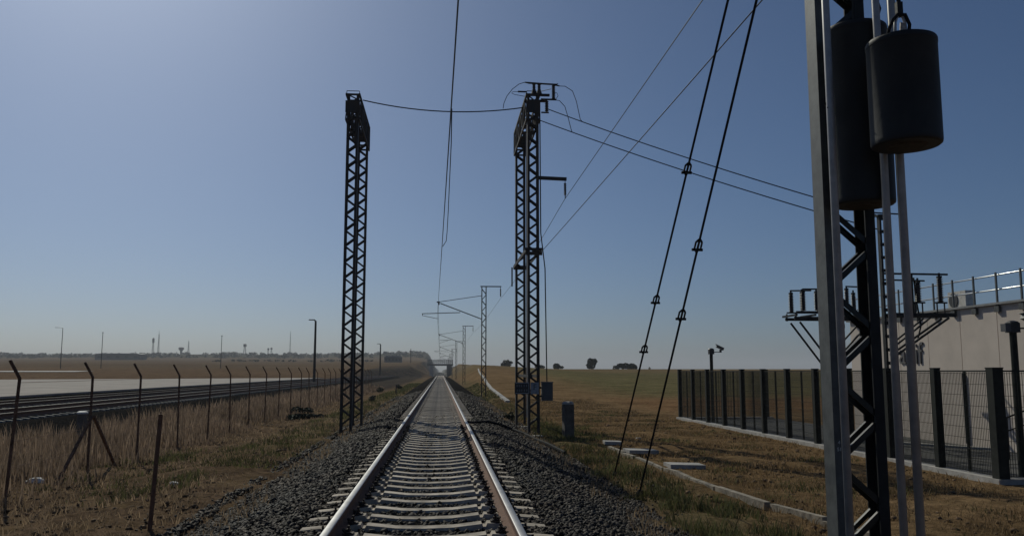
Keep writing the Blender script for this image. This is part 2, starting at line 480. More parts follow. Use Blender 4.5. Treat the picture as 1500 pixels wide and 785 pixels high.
ballast_bed('ballast_bed', [(-23.6, -.95), (-22.6, -.34), (-21.6, -.27), (-18.5, -.27), (-17.8, -.34), (-17.2, -.27), (-14.1, -.27), (-13.6, -.3), (-12.5, -.95)], BY2, flatz,
            'dark ballast under the parallel tracks beyond the fence')

def stones():
    P = []; Cl = []
    def scatter(n, x0, x1, y0, y1, s0, s1):
        x = rng.uniform(x0, x1, n); y = rng.uniform(y0, y1, n)
        P.append(np.stack([x, y, rng.uniform(s0, s1, n)], 1))
    scatter(9500, -3.5, -1.25, 6, 14, .018, .038)
    scatter(9500, 1.0, 3.3, 6, 14, .018, .038)
    scatter(6000, -1.45, 1.2, 6, 14, .016, .034)
    scatter(9000, -3.5, -1.25, 14, 30, .026, .045)
    scatter(9000, 1.0, 3.3, 14, 30, .026, .045)
    scatter(6000, -1.45, 1.2, 14, 32, .02, .036)
    scatter(3500, -3.5, -1.45, 30, 70, .04, .065); scatter(3500, 1.2, 3.3, 30, 70, .04, .065)
    scatter(350, -4.2, -3.4, 6, 30, .01, .022)
    scatter(500, 3.1, 4.0, 6, 30, .01, .025)
    P = np.concatenate(P)
    x, y, s = P.T
    rel = np.abs(x - TC)
    ph = ((y - 5.05 + .3) % .6) - .3
    inside = rel < 1.36
    keep = ~(inside & (np.abs(ph) < .105))
    keep |= inside & (rng.uniform(0, 1, len(x)) < .02) & (s < .025)
    keep &= ~((np.abs(rel - .87) < .12) & (s > .028))
    P = P[keep]; x, y, s = P.T
    z = np.interp(x, PX, PZ)
    g = height(x, y)
    z = np.where((x < -3.3) | (x > 3.1), g + .01, z) + s * rng.uniform(-.1, .7, len(s))
    inside = np.abs(x - TC) < 1.3
    z = np.where(inside, z - .008, z)
    tag(link('ballast_stones', lumps('ballast_stones', x, y, z, s, M['stone'])), 'loose angular ballast stones heaped round the sleepers', 'ballast', kind='stuff')
    def clods(n, x0, x1, y0, y1):
        x = rng.uniform(x0, x1, n); y = y0 + (y1 - y0) * rng.uniform(0, 1, n) ** 1.5; s = .010 + .045 * rng.uniform(0, 1, n) ** 3
        return np.stack([x, y, s * np.interp(y, [8, 40], [1, 1.5])])
    q = np.concatenate([clods(6000, -10, -3.4, 8, 45), clods(3000, 4.0, 10.4, 8, 45)], 1)
    q = q[:, np.abs(q[0] - np.where(q[0] > 0, 4.9, -100)) > .2]
    x, y, s = q
    tag(link('soil_clods', lumps('soil_clods', x, y, height(x, y) + s * .1, s, M['clod'], .6)), 'small dry clods of soil strewn over the verges', 'soil', kind='stuff')
def lumps(name, x, y, z, s, m, fl=1.0):
    n = len(s)
    base = np.array([(a, b, c) for a in (-1, 1) for b in (-1, 1) for c in (-1, 1)], float)
    V = base[None] * rng.uniform(.45, 1.0, (n, 8, 3)) * rng.uniform(.6, 1.15, (n, 1, 3))
    q = rng.normal(size=(n, 4)); q /= np.linalg.norm(q, axis=1)[:, None]
    w, a, b, c = q.T
    Rm = np.stack([1 - 2 * (b * b + c * c), 2 * (a * b - c * w), 2 * (a * c + b * w), 2 * (a * b + c * w), 1 - 2 * (a * a + c * c), 2 * (b * c - a * w), 2 * (a * c - b * w), 2 * (b * c + a * w), 1 - 2 * (a * a + b * b)], -1).reshape(n, 3, 3)
    V = np.einsum('nij,nkj->nki', Rm, V) * s[:, None, None] * np.array([1, 1, fl]) + np.stack([x, y, z], -1)[:, None]
    F = np.array([(0, 1, 3, 2), (4, 6, 7, 5), (0, 4, 5, 1), (2, 3, 7, 6), (0, 2, 6, 4), (1, 5, 7, 3)])
    Q = (F[None] + (np.arange(n) * 8)[:, None, None]).reshape(-1, 4)
    return np_mesh(name, V.reshape(-1, 3), Q.ravel(), np.arange(len(Q)) * 4, np.full(len(Q), 4), m)
stones()

# ------------------------------------------------------------------ grasses
def blades(name, pts, hgt, wid, m, label, lean=.35, cat='grass'):
    n = len(pts)
    ang = rng.uniform(0, 2 * np.pi, n); la = rng.uniform(0, 2 * np.pi, n)
    h = hgt; w = wid
    dx = np.cos(ang) * w; dy = np.sin(ang) * w
    lx = np.cos(la) * h * lean * rng.uniform(.2, 1, n); ly = np.sin(la) * h * lean * rng.uniform(.2, 1, n)
    b = pts
    V = np.empty((n, 5, 3))
    V[:, 0] = b + np.stack([-dx, -dy, 0 * h], -1); V[:, 1] = b + np.stack([dx, dy, 0 * h], -1)
    mid = b + np.stack([lx * .35, ly * .35, h * .6], -1)
    V[:, 2] = mid + np.stack([dx * .7, dy * .7, 0 * h], -1); V[:, 3] = mid - np.stack([dx * .7, dy * .7, 0 * h], -1)
    V[:, 4] = b + np.stack([lx, ly, h], -1)
    o = (np.arange(n) * 5)[:, None]
    lp = np.concatenate([o + np.array([[0, 1, 2, 3]]), o + np.array([[3, 2, 4]])], 1).ravel()
    st = (np.arange(n) * 7)[:, None] + np.array([[0, 4]])
    me = np_mesh(name, V.reshape(-1, 3), lp, st.ravel(), np.tile([4, 3], n), m)
    return tag(link(name, me), label, cat, kind='stuff')
def clumped(n, x0, x1, y0, y1, nc, spread, ypow=1.0):
    cx = rng.uniform(x0, x1, nc); cy = y0 + (y1 - y0) * rng.uniform(0, 1, nc) ** ypow
    k = rng.integers(0, nc, n)
    x = cx[k] + rng.normal(0, spread, n); y = cy[k] + rng.normal(0, spread, n)
    m = (x > x0 - .2) & (x < x1 + .2) & (y > y0)
    return x[m], y[m], k[m]
def on_ground(x, y): return np.stack([x, y, height(x, y) - .03], -1)

x, y, k = clumped(30000, -12.8, -6.9, 12, 110, 1500, .3, 1.8)
hh = rng.uniform(.25, .85, len(x)) * np.interp(k % 7, [0, 6], [.55, 1.0]) * np.interp(x, [-13, -8.2, -6.9], [1, 1, .55])
blades('tall_dry_grass', on_ground(x, y), hh, .006 + y * .00035, M['straw'], 'tall dry straw standing along the wire fence', .3)
x, y, k = clumped(40000, -12, -3.4, 7.5, 60, 2000, .25, 1.5)
blades('short_dry_grass', on_ground(x, y), rng.uniform(.04, .16, len(x)), .005 + y * .0003, M['dry'], 'short dry grass on the left verge', .8)
x, y, k = clumped(75000, 3.1, 10.4, 8, 60, 2600, .25, 1.4)
blades('short_dry_grass', on_ground(x, y), rng.uniform(.04, .13, len(x)) * np.interp(k % 9, [0, 8], [.5, 1.25]), .004 + y * .0003, M['dryred'], 'short dry grass on the reddish soil before the mesh fence', .8)
xs, ys = [], []
for args in ((4500, -5.2, -3.5, 18, 60, 200, .2, 1.2), (1300, -6.0, -4.2, 14, 24, 40, .15), (3500, -5.2, -3.4, 60, 150, 220, .35), (1000, -7.6, -6.2, 16, 24, 24, .15)):
    x, y, k = clumped(*args); xs.append(x); ys.append(y)
x = np.concatenate(xs); y = np.concatenate(ys)
blades('green_grass', on_ground(x, y), rng.uniform(.04, .2, len(x)), .006 + y * .00035, M['green'], 'green grass tufts between the left ballast edge and the wire fence', .6)
xs, ys = [], []
for args in ((2600, 3.2, 4.7, 9, 17, 60, .12), (3200, 3.2, 4.5, 17, 34, 130, .17), (3000, 3.2, 4.6, 34, 110, 200, .3), (1800, 3.2, 5.4, 26, 32, 50, .2)):
    x, y, k = clumped(*args); xs.append(x); ys.append(y)
x = np.concatenate(xs); y = np.concatenate(ys)
hh = rng.uniform(.06, .26, len(x)) * np.where((y < 14) & (x < 4.1), 1.2, .85)
blades('green_grass', on_ground(x, y), hh, .006 + y * .00033, M['green'], 'green weeds along the right ballast edge by the stay rods', .6)

x, y, k = clumped(5000, 5.2, 10.2, 9, 45, 60, .22, 1.3)
blades('green_grass', on_ground(x, y), rng.uniform(.03, .14, len(x)), .005 + y * .0003, M['green'], 'sparse green tufts on the dry ground before the mesh fence', .7)
x1, y1, k = clumped(3000, -3.7, -2.5, 9, 60, 220, .12, 1.3); x2, y2, k = clumped(2600, 2.5, 3.5, 8, 60, 200, .12, 1.3)
x = np.concatenate([x1, x2]); y = np.concatenate([y1, y2])
blades('short_dry_grass', np.stack([x, y, np.interp(x, PX, PZ) - .02], -1), rng.uniform(.06, .2, len(x)), .004 + y * .0003, M['dry'], 'dry grass creeping into the ballast edges', .6)

# ------------------------------------------------------------------ lattice masts
def channel(mb, x0, web_dir, y0, y1, z0, z1, fl, t):
    """steel U section; the web stands at x0, the flanges point to web_dir"""
    d = web_dir
    p = [(x0, y0), (x0 + d * fl, y0), (x0 + d * fl, y0 + t), (x0 + d * t, y0 + t), (x0 + d * t, y1 - t), (x0 + d * fl, y1 - t), (x0 + d * fl, y1), (x0, y1)]
    if d < 0: p = p[::-1]
    return mb.prism(p, z0, z1)
def lattice(root, x0, x1, y0, y1, z0, z1, period, fl, bar_w, mats, joined=False, zb=None, t=.012, web_mat=None, bar_mat=None):
    """two channels joined by zigzag bars on the front and rear faces (coordinates local to root)"""
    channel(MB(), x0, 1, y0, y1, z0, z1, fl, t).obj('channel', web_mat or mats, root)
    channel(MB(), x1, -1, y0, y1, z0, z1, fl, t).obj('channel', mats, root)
    zb = z0 + .25 if zb is None else zb
    dx = (x1 - x0) - fl * .8; half = period / 2
    mbs = {}
    for s in (1, -1):
        m = MB()
        m.beam((-dx / 2, 0, -s * half / 2 * .93), (dx / 2, 0, s * half / 2 * .93), .009, bar_w, (0, 1, 0))
        m.v = [(v[0], v[1], v[2]) for v in m.v]
        # turn the flat of the bar to the face: width in the x-z plane, plus the outstanding leg of the angle
        d = Vector((dx, 0, s * half * .93)).normalized(); nrm = Vector((-d.z, 0, d.x))
        a = Vector((-dx / 2, 0, -s * half / 2 * .93)); b = -a
        m = MB()
        m.beam(a, b, .008, bar_w, nrm)
        off = nrm * (bar_w / 2 - .004) + Vector((0, bar_w * .25 + .004, 0))
        m.beam(a * .8 + off, b * .8 + off, bar_w * .5, .007, nrm)
        mbs[s] = m
    me = {s: mbs[s].mesh('lattice_bar', bar_mat or mats) for s in (1, -1)}
    acc = MB()
    k = 0; z = zb
    while z + half < z1 - .05:
        s = 1 if k % 2 == 0 else -1
        for (yy, fy) in ((y0 + t + .006, 0), (y1 - t - .006, 1)):
            loc = ((x0 + x1) / 2, yy, z + half / 2)
            if joined:
                acc.add([(v[0] + loc[0], v[1] + loc[1], v[2] + loc[2]) for v in mbs[s].v], mbs[s].f)
            else:
                if fy == 0: link('lattice_bar', me[s], root, loc)
                else: link('lattice_bar', me[-s], root, loc, (0, 0, math.pi))
        k += 1; z += half
    if joined: acc.obj('lacing', mats, root)
def foot(mb, x0, x1, y0, y1):
    mb.box(((x0 + x1) / 2, (y0 + y1) / 2, -.33), (x1 - x0 + .2, y1 - y0 + .2, .5))

def insulator(mb, c, L, r, n, nsides=12):
    prof = [(r * .6, 0)]
    for i in range(n):
        z = L * (i + .5) / n; h = L / n
        prof += [(r * .62, z - h * .45), (r, z - h * .1), (r * .95, z + h * .05), (r * .62, z + h * .2)]
    prof += [(r * .45, L)]
    return mb.lathe(c, prof, nsides)

ZT = 10.85
def twin(x0, label, yf, yr, inner):
    """two lattice legs one behind the other, joined by a frame at the top"""
    t = thing('twin_lattice_mast', (x0, yf, -.6), label, 'mast')
    D = .26; w = .39; top = ZT + .6
    for yy in (0, yr - yf):
        lattice(t, 0, w, yy, yy + D, 0, top, .54, .075, .055, M['lattice'])
        m = MB(); foot(m, 0, w, yy, yy + D); m.obj('footing', M['concrete'], t)
    fr = MB(); y0, y1 = -.04, yr - yf + D + .04; zb = top - .9
    ex = (w, w + .12) if inner > 0 else (-.12, 0)
    for xx in (-.03 - .0, w + .03):
        fr.beam((xx, y0, top - .03), (xx, y1, top - .03), .05, .08)
        fr.beam((xx, y0, zb), (xx, y1, zb), .05, .08)
        n = 7
        for i in range(n):
            a = y0 + (y1 - y0) * i / n; b = y0 + (y1 - y0) * (i + 1) / n
            fr.beam((xx, a, zb + .045 if i % 2 == 0 else top - .075), (xx, b, top - .075 if i % 2 == 0 else zb + .045), .04, .05)
            fr.beam((xx, b, zb + .04), (xx, b, top - .07), .035, .05)
    n = 6
    for i in range(n + 1):
        a = y0 + .03 + (y1 - y0 - .06) * i / n
        fr.box((w / 2, a, top - .03), (w + .01, .05, .06)); fr.box((w / 2, a, zb), (w + .01, .05, .06))
        if i < n:
            fr.beam((0, a, top - .03), (w, a + (y1 - y0) / n, top - .03), .04, .03)
    fr.obj('top_frame', M['lattice'], t)
    # gusset plates where the frame meets the legs
    for yy in (D / 2, yr - yf + D / 2):
        MB().box((w / 2, yy - D / 2 - .06, top - .47), (w + .1, .012, .42)).obj('gusset_plate', M['lattice'], t)
    rl = MB()
    for xx in (-.02, w + .02): rl.tube([(xx, .02, top + .01), (xx, .02, top + .1)], .012, 5)
    rl.tube([(-.02, .02, top + .1), (w + .02, .02, top + .1)], .014, 5)
    rl.obj('top_rail', M['lattice'], t)
    return t
A = twin(-3.28, 'twin lattice mast on the left verge, its bare top frame level with the one opposite', 28.5, 32.3, 1)
B = twin(2.87, 'twin lattice mast right of the track carrying a disconnector and a numbered plate', 28.0, 32.6, -1)
# extra parts of B (local: x from 2.87, y from 28, z from -.6)
m = MB(); m.beam((.33, -.07, 8.50), (1.32, -.07, 8.47), .09, .11); m.obj('side_arm', M['lattice'], B)
m = MB(); insulator(m, (1.27, -.07, 7.92), .42, .05, 6); m.tube([(1.27, -.07, 8.34), (1.27, -.07, 8.42)], .012, 5); m.tube([(1.27, -.07, 7.80), (1.27, -.07, 7.92)], .018, 5); m.obj('suspension_insulator', M['porc'], B)
m = MB()
for xx in (-.05, .44): m.beam((xx, -.08, 6.05), (xx, 4.95, 6.05), .04, .12)
m.box((.2, -.08, 5.92), (.56, .04, .12)); m.box((.2, -.09, 6.06), (.62, .05, .09)); m.box((.2, 4.95, 6.05), (.5, .05, .16))
m.tube([(-.12, 4.9, 6.05), (-.12, 4.9, 5.3)], .03, 5)
m.obj('anchor_bracket', M['lattice'], B)
m = MB(); m.tube([(.19, 2.2, .4), (.19, 2.2, 11.2)], .024, 6); m.obj('conduit', M['galv'], B)
for xx in (.12, .36): MB().beam((xx, -.03, 1.85), (xx, 4.7, 1.85), .05, .1).obj('tie_beam', M['lattice'], B)

def text_mesh(s, size, name, m, depth=.004):
    cu = bpy.data.curves.new(name, 'FONT'); cu.body = s; cu.size = size; cu.extrude = depth
    cu.align_x = 'CENTER'; cu.align_y = 'CENTER'
    o = bpy.data.objects.new(name, cu); COL.objects.link(o)
    me = bpy.data.meshes.new_from_object(o.evaluated_get(bpy.context.evaluated_depsgraph_get()))
    bpy.data.objects.remove(o); me.name = name
    me.materials.clear(); me.materials.append(m)
    return me
# plates on B
t = thing('number_plate', (2.44, 27.9, .68), 'dark number plate with pale border fixed low on the right twin mast', 'sign')
m = MB(); m.box((.23, 0, .18), (.5, .012, .38)); m.obj('plate', M['dark'], t)
m = MB()
for z in (.355, .02): m.box((.23, -.011, z), (.44, .006, .025))
m.box((.445, -.011, .19), (.02, .006, .3))
m.obj('border', M['plate'], t)
m = MB()
for i, xx in enumerate((.06, .13, .2, .29, .37)):
    m.box((xx, -.011, .26), (.035, .006, .07)); m.box((xx + .01, -.011, .11), (.04, .006, .07))
m.obj('faded_marks', mat('faded_mark', (.16, .165, .18), .6), t)
t = thing('letter_plate', (2.92, 27.9, .68), 'small grey plate with dark letter F on the right twin mast', 'sign')
m = MB(); m.box((.16, 0, .18), (.27, .012, .38)); m.obj('plate', M['plate'], t)
link('letter', text_mesh('F', .26, 'letter', M['dark'], .003), t, (.165, -.0105, .21), (R(90), 0, 0))
# grey motor box with its rod
t = thing('motor_box', (3.53, 28.25, .45), 'grey switch motor box with vertical drive rod on the right twin mast', 'cabinet')
m = MB(); m.box((0, 0, .3), (.36, .24, .6)); m.box((0, 0, .605), (.4, .28, .025)); m.obj('casing', M['box'], t)
m = MB(); m.box((0, -.125, .3), (.31, .012, .53)); m.obj('door', M['box'], t)
m = MB(); m.tube([(.0, .02, .62), (-.05, -.02, 4.4), (-.2, -.1, 5.6), (-.215, -.1, 10.1)], .02, 6); m.obj('drive_rod', M['steel'], t)
for zz in (.14, .42): MB().box((-.27, 0, zz), (.2, .05, .06)).obj('bracket', M['steel'], t)

# disconnector on top of B
zt = ZT + .0
t = thing('disconnector_switch', (3.06, 28.1, zt), 'disconnector switch with post insulators on top of the right twin mast', 'switchgear')
def ins(p, L, r, n, mt): insulator(MB(), p, L, r, n).obj('post_insulator', mt, t)
for yy in (.1, .75): MB().beam((-.2, yy, .03), (.6, yy, .03), .1, .07).obj('base_beam', M['lattice'], t)
for p in ((.06, .1, .02), (.24, .1, .02)): MB().lathe(p, [(.11, .03), (.05, .22)], 8).obj('insulator_foot', M['lattice'], t)
ins((.06, .1, .13), .3, .065, 5, M['porc']); ins((.24, .1, .13), .3, .065, 5, M['porc'])
ins((.74, .1, -.1), .5, .07, 7, M['porc']); ins((.49, .0, -.58), .38, .07, 6, M['porc'])
m = MB(); m.tube([(-.26, .1, .47), (-.1, .1, .45), (.45, .1, .43), (.86, .1, .42), (.9, .1, .46)], [.02, .035, .03, .03, .012], 6); m.tube([(.74, .1, .41), (.95, .1, .37)], .025, 5); m.obj('contact_blade', M['dark'], t)
MB().beam((.3, .1, -.12), (.84, .1, -.12), .05, .05).obj('bracket', M['lattice'], t); MB().beam((.3, .0, -.62), (.56, .0, -.62), .05, .04).obj('bracket', M['lattice'], t)
m = MB(); m.tube([(-.42, .95, .42), (-.12, .95, .42)], .03, 6); m.tube([(.2, .95, .4), (.7, .4, .36)], .012, 5); m.obj('lower_blade', M['dark'], t)
m = MB(); m.tube([(-.42, .95, .42), (-.6, .95, .41), (-.64, .95, .36), (-.55, .95, .31), (-.1, .95, .24)], .01, 5); m.tube([(.74, .1, .12), (.86, .1, .12), (.9, .1, .02), (.84, .1, -.08)], .01, 5); m.obj('jumper_loop', M['cable'], t)

def wire(name, pts, r, label, cat='wire', mt='wire', n=5, group=None):
    o = MB().tube(pts, r, n).obj(name, M[mt])
    return tag(o, label, cat, group)
def sag(a, b, s, n=14):
    a = Vector(a); b = Vector(b)
    return [a.lerp(b, i / n) - Vector((0, 0, s * 4 * (i / n) * (1 - i / n))) for i in range(n + 1)]
# cross wire between the two twin masts and the jumpers
wire('cross_wire', sag((-2.84, 29.5, 10.95), (2.88, 29.0, 10.68), .28), .022, 'cross wire hanging between the two twin lattice masts', mt='cable')
wire('jumper_cable', [(2.11, 29, 10.62), (2.14, 29, 10.82), (2.24, 28.9, 11.05), (2.42, 28.7, 11.24), (2.62, 28.4, 11.32), (2.8, 28.2, 11.32)], .012, 'looping jumper from the cross wire up to the disconnector', 'cable', 'cable')

# wires from B to the substation portal
wA = [(3.6, 28.1, 10.35), (11.5, 21.0, 5.42)]
wB = [(3.3, 28.0, 9.92), (11.5, 21.0, 5.05)]
wire('feeder_wire', sag(*wA, .12), .016, 'upper feeder wire from the right twin mast down to the substation post', mt='cable')
wire('feeder_wire', sag(*wB, .12), .016, 'lower feeder wire from the right twin mast down to the substation post', mt='cable')
def on(w, t_, s=.12): return Vector(w[0]).lerp(Vector(w[1]), t_) - Vector((0, 0, s * 4 * t_ * (1 - t_)))
q = on(wA, .13)
wire('jumper_cable', [(4.0, 28.2, 11.22), (4.2, 28.1, 11.18), (4.42, 27.9, 10.95), (4.5, 27.6, 10.5), q - Vector((.06, -.05, -.1)), q], .012, 'long jumper from the disconnector down to the upper feeder wire', 'cable', 'cable')
q = on(wB, .12)
wire('jumper_cable', [(3.84, 28.2, 10.72), (4.0, 28.1, 10.66), (4.15, 27.9, 10.4), (4.22, 27.6, 9.9), q - Vector((.03, -.05, -.1)), q], .012, 'short jumper from the disconnector down to the lower feeder wire', 'cable', 'cable')

# ------------------------------------------------------------------ foreground tensioning mast
C = thing('tensioning_mast', (3.54, 7.5, -.85), 'dark lattice tensioning mast in the right foreground with hanging weights', 'mast')
ztop = 9.7
lattice(C, 0, .49, 0, .215, 0, ztop, .787, .095, .052, M['steel'], bar_mat=M['bar'], zb=.85 + .2 - .787 * .5 - .787 * 1 + .19 - .19, t=.014, web_mat=M['steel_web'])  # left channel's paler steel has the sky light put into its colour
m = MB(); foot(m, 0, .49, 0, .215); m.obj('footing', M['concrete'], C)
for (xx, yy, r) in ((-.135, -.5, .034), (.285, -.585, .033), (.43, -.585, .036)):
    m = MB(); m.tube([(xx, yy, .1), (xx, yy, ztop - .4)], r, 10); m.obj('guide_rod', M['galv'], C, smooth=True)
m = MB()
for zz in (.35, 8.7):
    for xx in (-.135, .285, .43):
        m.beam((xx, -.54 if xx < 0 else -.62, zz), (xx + (.14 if xx < 0 else 0), -.015, zz), .05, .05)
m.obj('rod_bracket', M['steel'], C)
m = MB(); m.tube([(-.17, -.48, 4.62 + .0), (-.02, -.22, 4.64), (.12, -.02, 4.62)], .008, 5); m.tube([(-.17, -.52, 4.57), (-.05, -.3, 4.57)], .006, 5); m.obj('tie_wire', M['steel'], C)
link('painted_mark', text_mesh('4', .045, 'painted_mark', M['white'], .001), C, (.045, -.0015, 1.63), (R(90), 0, 0))
link('painted_mark', text_mesh('51', .045, 'painted_mark', M['white'], .001), C, (.045, -.0015, 1.57), (R(90), 0, 0))
m = MB(); m.box((.245, .1, ztop + .01), (.6, .32, .02)); m.obj('cap_plate', M['steel'], C)

def weight(loc, r, h, label, nd):
    t = thing('counterweight', loc, label, 'counterweight', 'counterweights on the tensioning mast')
    prof = [(r * .93, 0), (r * .985, .012), (r, .03)]
    prof += [(r, .05), (r, h - .05)]
    prof += [(r * 1.012, h - .045), (r * 1.012, h - .012), (r * .99, h)]
    MB().lathe((0, 0, 0), prof, 64).obj('body', M['iron'], t)
    for o_ in t.children:
        for p_ in o_.data.polygons: p_.use_smooth = abs(p_.normal.z) < .02
    m = MB(); m.lathe((0, 0, h), [(r * .9, 0), (r * .9, .012), (.09, .02), (.09, .05)], 32); m.obj('lid', M['iron'], t)
    m = MB(); m.lathe((0, 0, -.012), [(r * .5, 0), (r * .6, .012)], 32); m.obj('bottom_plate', M['under'], t)
    return t
w1 = weight((3.79, 7.235, 2.9), .272, 1.65, 'tall black cylindrical counterweight hanging behind the shorter one', 14)
m = MB(); m.tube([(0, 0, 1.66), (0, 0, 6.0)], .018, 6); m.obj('suspension_rod', M['steel'], w1)
m = MB(); m.tube([(.1, -.08, 1.66), (.17, -.1, 1.72), (.2, -.1, 1.82), (.17, -.1, 1.92), (.08, -.08, 1.95)], .011, 6); m.obj('lifting_loop', M['cable'], w1)
w2 = weight((3.84, 6.57, 3.27), .277, .90, 'shorter black counterweight hanging in front by a worn shackle', 8)
def lift(pts): return [(p[0], p[1], .91 + (p[2] - 1.03) * 1.25) for p in pts]
m = MB(); m.tube(lift([(-.035, 0, 1.03), (-.045, 0, 1.1), (-.04, 0, 1.16), (-.02, 0, 1.2), (0, 0, 1.21), (.03, 0, 1.2), (.045, 0, 1.16), (.05, 0, 1.1), (.04, 0, 1.03)]), .013, 8); m.obj('shackle', M['galv'], w2, smooth=True)
m = MB(); m.beam((0, -.022, .92), (.014, -.022, 1.06), .012, .045, (1, 0, 0)); m.obj('worn_strap', M['strap'], w2)
m = MB(); m.tube(lift([(-.115, 0, 1.03), (-.11, -.02, 1.1), (-.07, -.02, 1.17), (-.02, -.01, 1.21), (.04, -.02, 1.21), (.075, -.02, 1.14), (.07, 0, 1.05)]), .015, 7); m.obj('rope_loop', M['cable'], w2, smooth=True)
m = MB(); m.tube([(0, 0, 1.12), (0, 0, 5.3)], .02, 6); m.box((0, 0, 1.2), (.05, .04, .1)); m.obj('suspension_rod', M['steel'], w2)

# stay rods with turnbuckles
def stay(foot_p, top_p, fr, label):
    a = Vector(foot_p); b = Vector(top_p); d = (b - a).normalized()
    t = thing('stay_rod', a, label, 'stay rod', 'stay rods of the tensioning mast')
    m = MB(); m.tube([(0, 0, 0), b - a], .017, 7); m.obj('rod', M['cable'], t)
    m = MB(); m.lathe((0, 0, -.16), [(.07, 0), (.07, .14), (.03, .2)], 8); m.obj('anchor', M['cable'], t)
    x = Vector((1, 0, 0)); x = (x - d * x.dot(d)).normalized()
    for f in fr:
        p = (b - a) * f; m = MB()
        q = .155
        m.beam(p - x * .045 - d * q * .5, p - x * .045 + d * q * .3, .022, .022)
        m.beam(p + x * .045 - d * q * .5, p + x * .045 + d * q * .3, .022, .022)
        m.beam(p - x * .045 + d * q * .3, p - x * .008 + d * q * .62, .022, .024)
        m.beam(p + x * .045 + d * q * .3, p + x * .008 + d * q * .62, .022, .024)
        m.beam(p - x * .078 - d * q * .5, p + x * .078 - d * q * .5, .036, .036)
        m.lathe(p - d * q * .8, [(.02, 0), (.028, .02), (.02, .05)], 6)
        m.obj('turnbuckle', M['cable'], t)
    return t
S1a, S1b = (3.62, 17.73, -.68), (3.72, 7.62, 8.72)
S2a, S2b = (3.50, 14.98, -.68), (3.86, 7.62, 8.15)
from_px = None
stay(S1a, S1b, (.265, .352, .545), 'thin black stay rod with three turnbuckles, the farther from the tensioning mast')
stay(S2a, S2b, (.333, .44), 'thin black stay rod with two turnbuckles, the nearer to the tensioning mast')

# ------------------------------------------------------------------ masts along the line with cantilevers
def line_mast(x, y, long_arm, label, z0=-.55):
    t = thing('catenary_mast', (x, y, z0), label, 'mast', 'catenary masts along the line')
    h = 7.95 - z0
    lattice(t, -.2, .2, -.1, .1, 0, h, .9, .07, .055, M['lattice'], joined=True)
    m = MB(); m.beam((-.28, 0, h + .03), (1.36, 0, h + .03), .08, .08); m.obj('top_arm', M['lattice'], t)
    m = MB(); insulator(m, (1.3, 0, h - .75), .62, .06, 7, 8); m.tube([(1.3, 0, h - .13), (1.3, 0, h)], .02, 5); m.obj('suspension_insulator', M['porc'], t)
    zc = 6.72 - z0
    mx = TC - .1 - x
    m = MB(); m.tube([(-.2, 0, 7.25 - z0), (mx + .1, 0, zc + .03)], .025, 6); m.tube([(mx + .12, 0, zc + .03), (mx - .12, 0, zc)], .05, 6); m.obj('top_stay', M['lattice'], t)
    m = MB(); m.tube([(-.2, 0, 5.44 - z0), (mx + .16, 0, zc - .08)], .04, 6); m.obj('cantilever_tube', M['lattice'], t)
    m = MB(); insulator(m, (mx + .05, 0, zc - .2), .22, .08, 3, 8); m.obj('messenger_clamp', M['porc'], t)
    if long_arm:
        m = MB(); m.tube([(mx + 1.72, 0, 5.93 - z0), (mx - 1.25, 0, 5.82 - z0)], .032, 6); m.tube([(mx - 1.2, 0, 5.82 - z0), (mx - 1.2, 0, 5.66 - z0)], .03, 5); m.obj('registration_tube', M['lattice'], t)
        m = MB(); m.tube([(mx - 1.2, 0, 5.68 - z0), (mx - .04, 0, 5.44 - z0)], .02, 5); m.obj('steady_arm', M['lattice'], t)
    else:
        m = MB(); m.tube([(mx + 1.75, 0, 5.93 - z0), (mx + .12, 0, 5.86 - z0)], .032, 6); m.obj('registration_tube', M['lattice'], t)
        m = MB(); m.tube([(mx + 1.3, 0, 5.86 - z0), (mx + .0, 0, 5.46 - z0)], .02, 5); m.obj('steady_arm', M['lattice'], t)
    return t
d1 = line_mast(3.32, 66, True, 'lattice catenary mast with cantilever reaching over the rails, nearest of its row')
d2 = line_mast(3.40, 125, False, 'lattice catenary mast second in the row beyond the twin masts', -.55)
dup(d1, (3.42, 190, -.55), 'lattice catenary mast third in the row, small against the sky')
dup(d2, (3.42, 255, -.6), 'lattice catenary mast fourth in the row, faint near the bridge')
dup(d1, (3.42, 320, -.75), 'lattice catenary mast fifth in the row, just before the bridge railings')
dup(d2, (3.42, 390, -1.1), 'lattice catenary mast sixth in the row, last before the bridge')

# overhead line: messenger, contact wire and droppers
OL = thing('overhead_line', (0, 0, 0), 'overhead contact line with droppers above the single track', 'overhead line')
sup = [-20, 7, 66, 125, 190, 255, 320, 390, 520]
supx = [.35, .24, -.235, -.235, -.235, -.235, -.235, -.235, -.235]
def mess(y):
    for i in range(len(sup) - 1):
        if sup[i] <= y <= sup[i + 1]:
            u = (y - sup[i]) / (sup[i + 1] - sup[i]); s = .12 if i < 2 else .75
            return Vector((supx[i] + (supx[i + 1] - supx[i]) * u, y, 6.78 - .1 * (y > 66) - s * 4 * u * (1 - u) + float(tz(y)) * .9))
ys = list(np.arange(-20, 66, 3)) + list(np.arange(66, 521, 6.5))
MB().tube([mess(float(v)) for v in ys], .0125, 5).obj('messenger_wire', M['wire'], OL)
def cont(y):
    p = mess(y); return Vector((p.x - (.07 if y < 66 else .05), y, 5.44 + .1 * max(0, 1 - y / 66) + float(tz(y)) * .9))
MB().tube([cont(float(v)) for v in ys], .0105, 5).obj('contact_wire', M['wire'], OL)
for y in [14, 22, 33, 43, 54] + list(np.arange(75, 330, 11)):
    y = float(y); a = mess(y); b = cont(y)
    MB().tube([a, b], .005, 4).obj('dropper', M['wire'], OL)
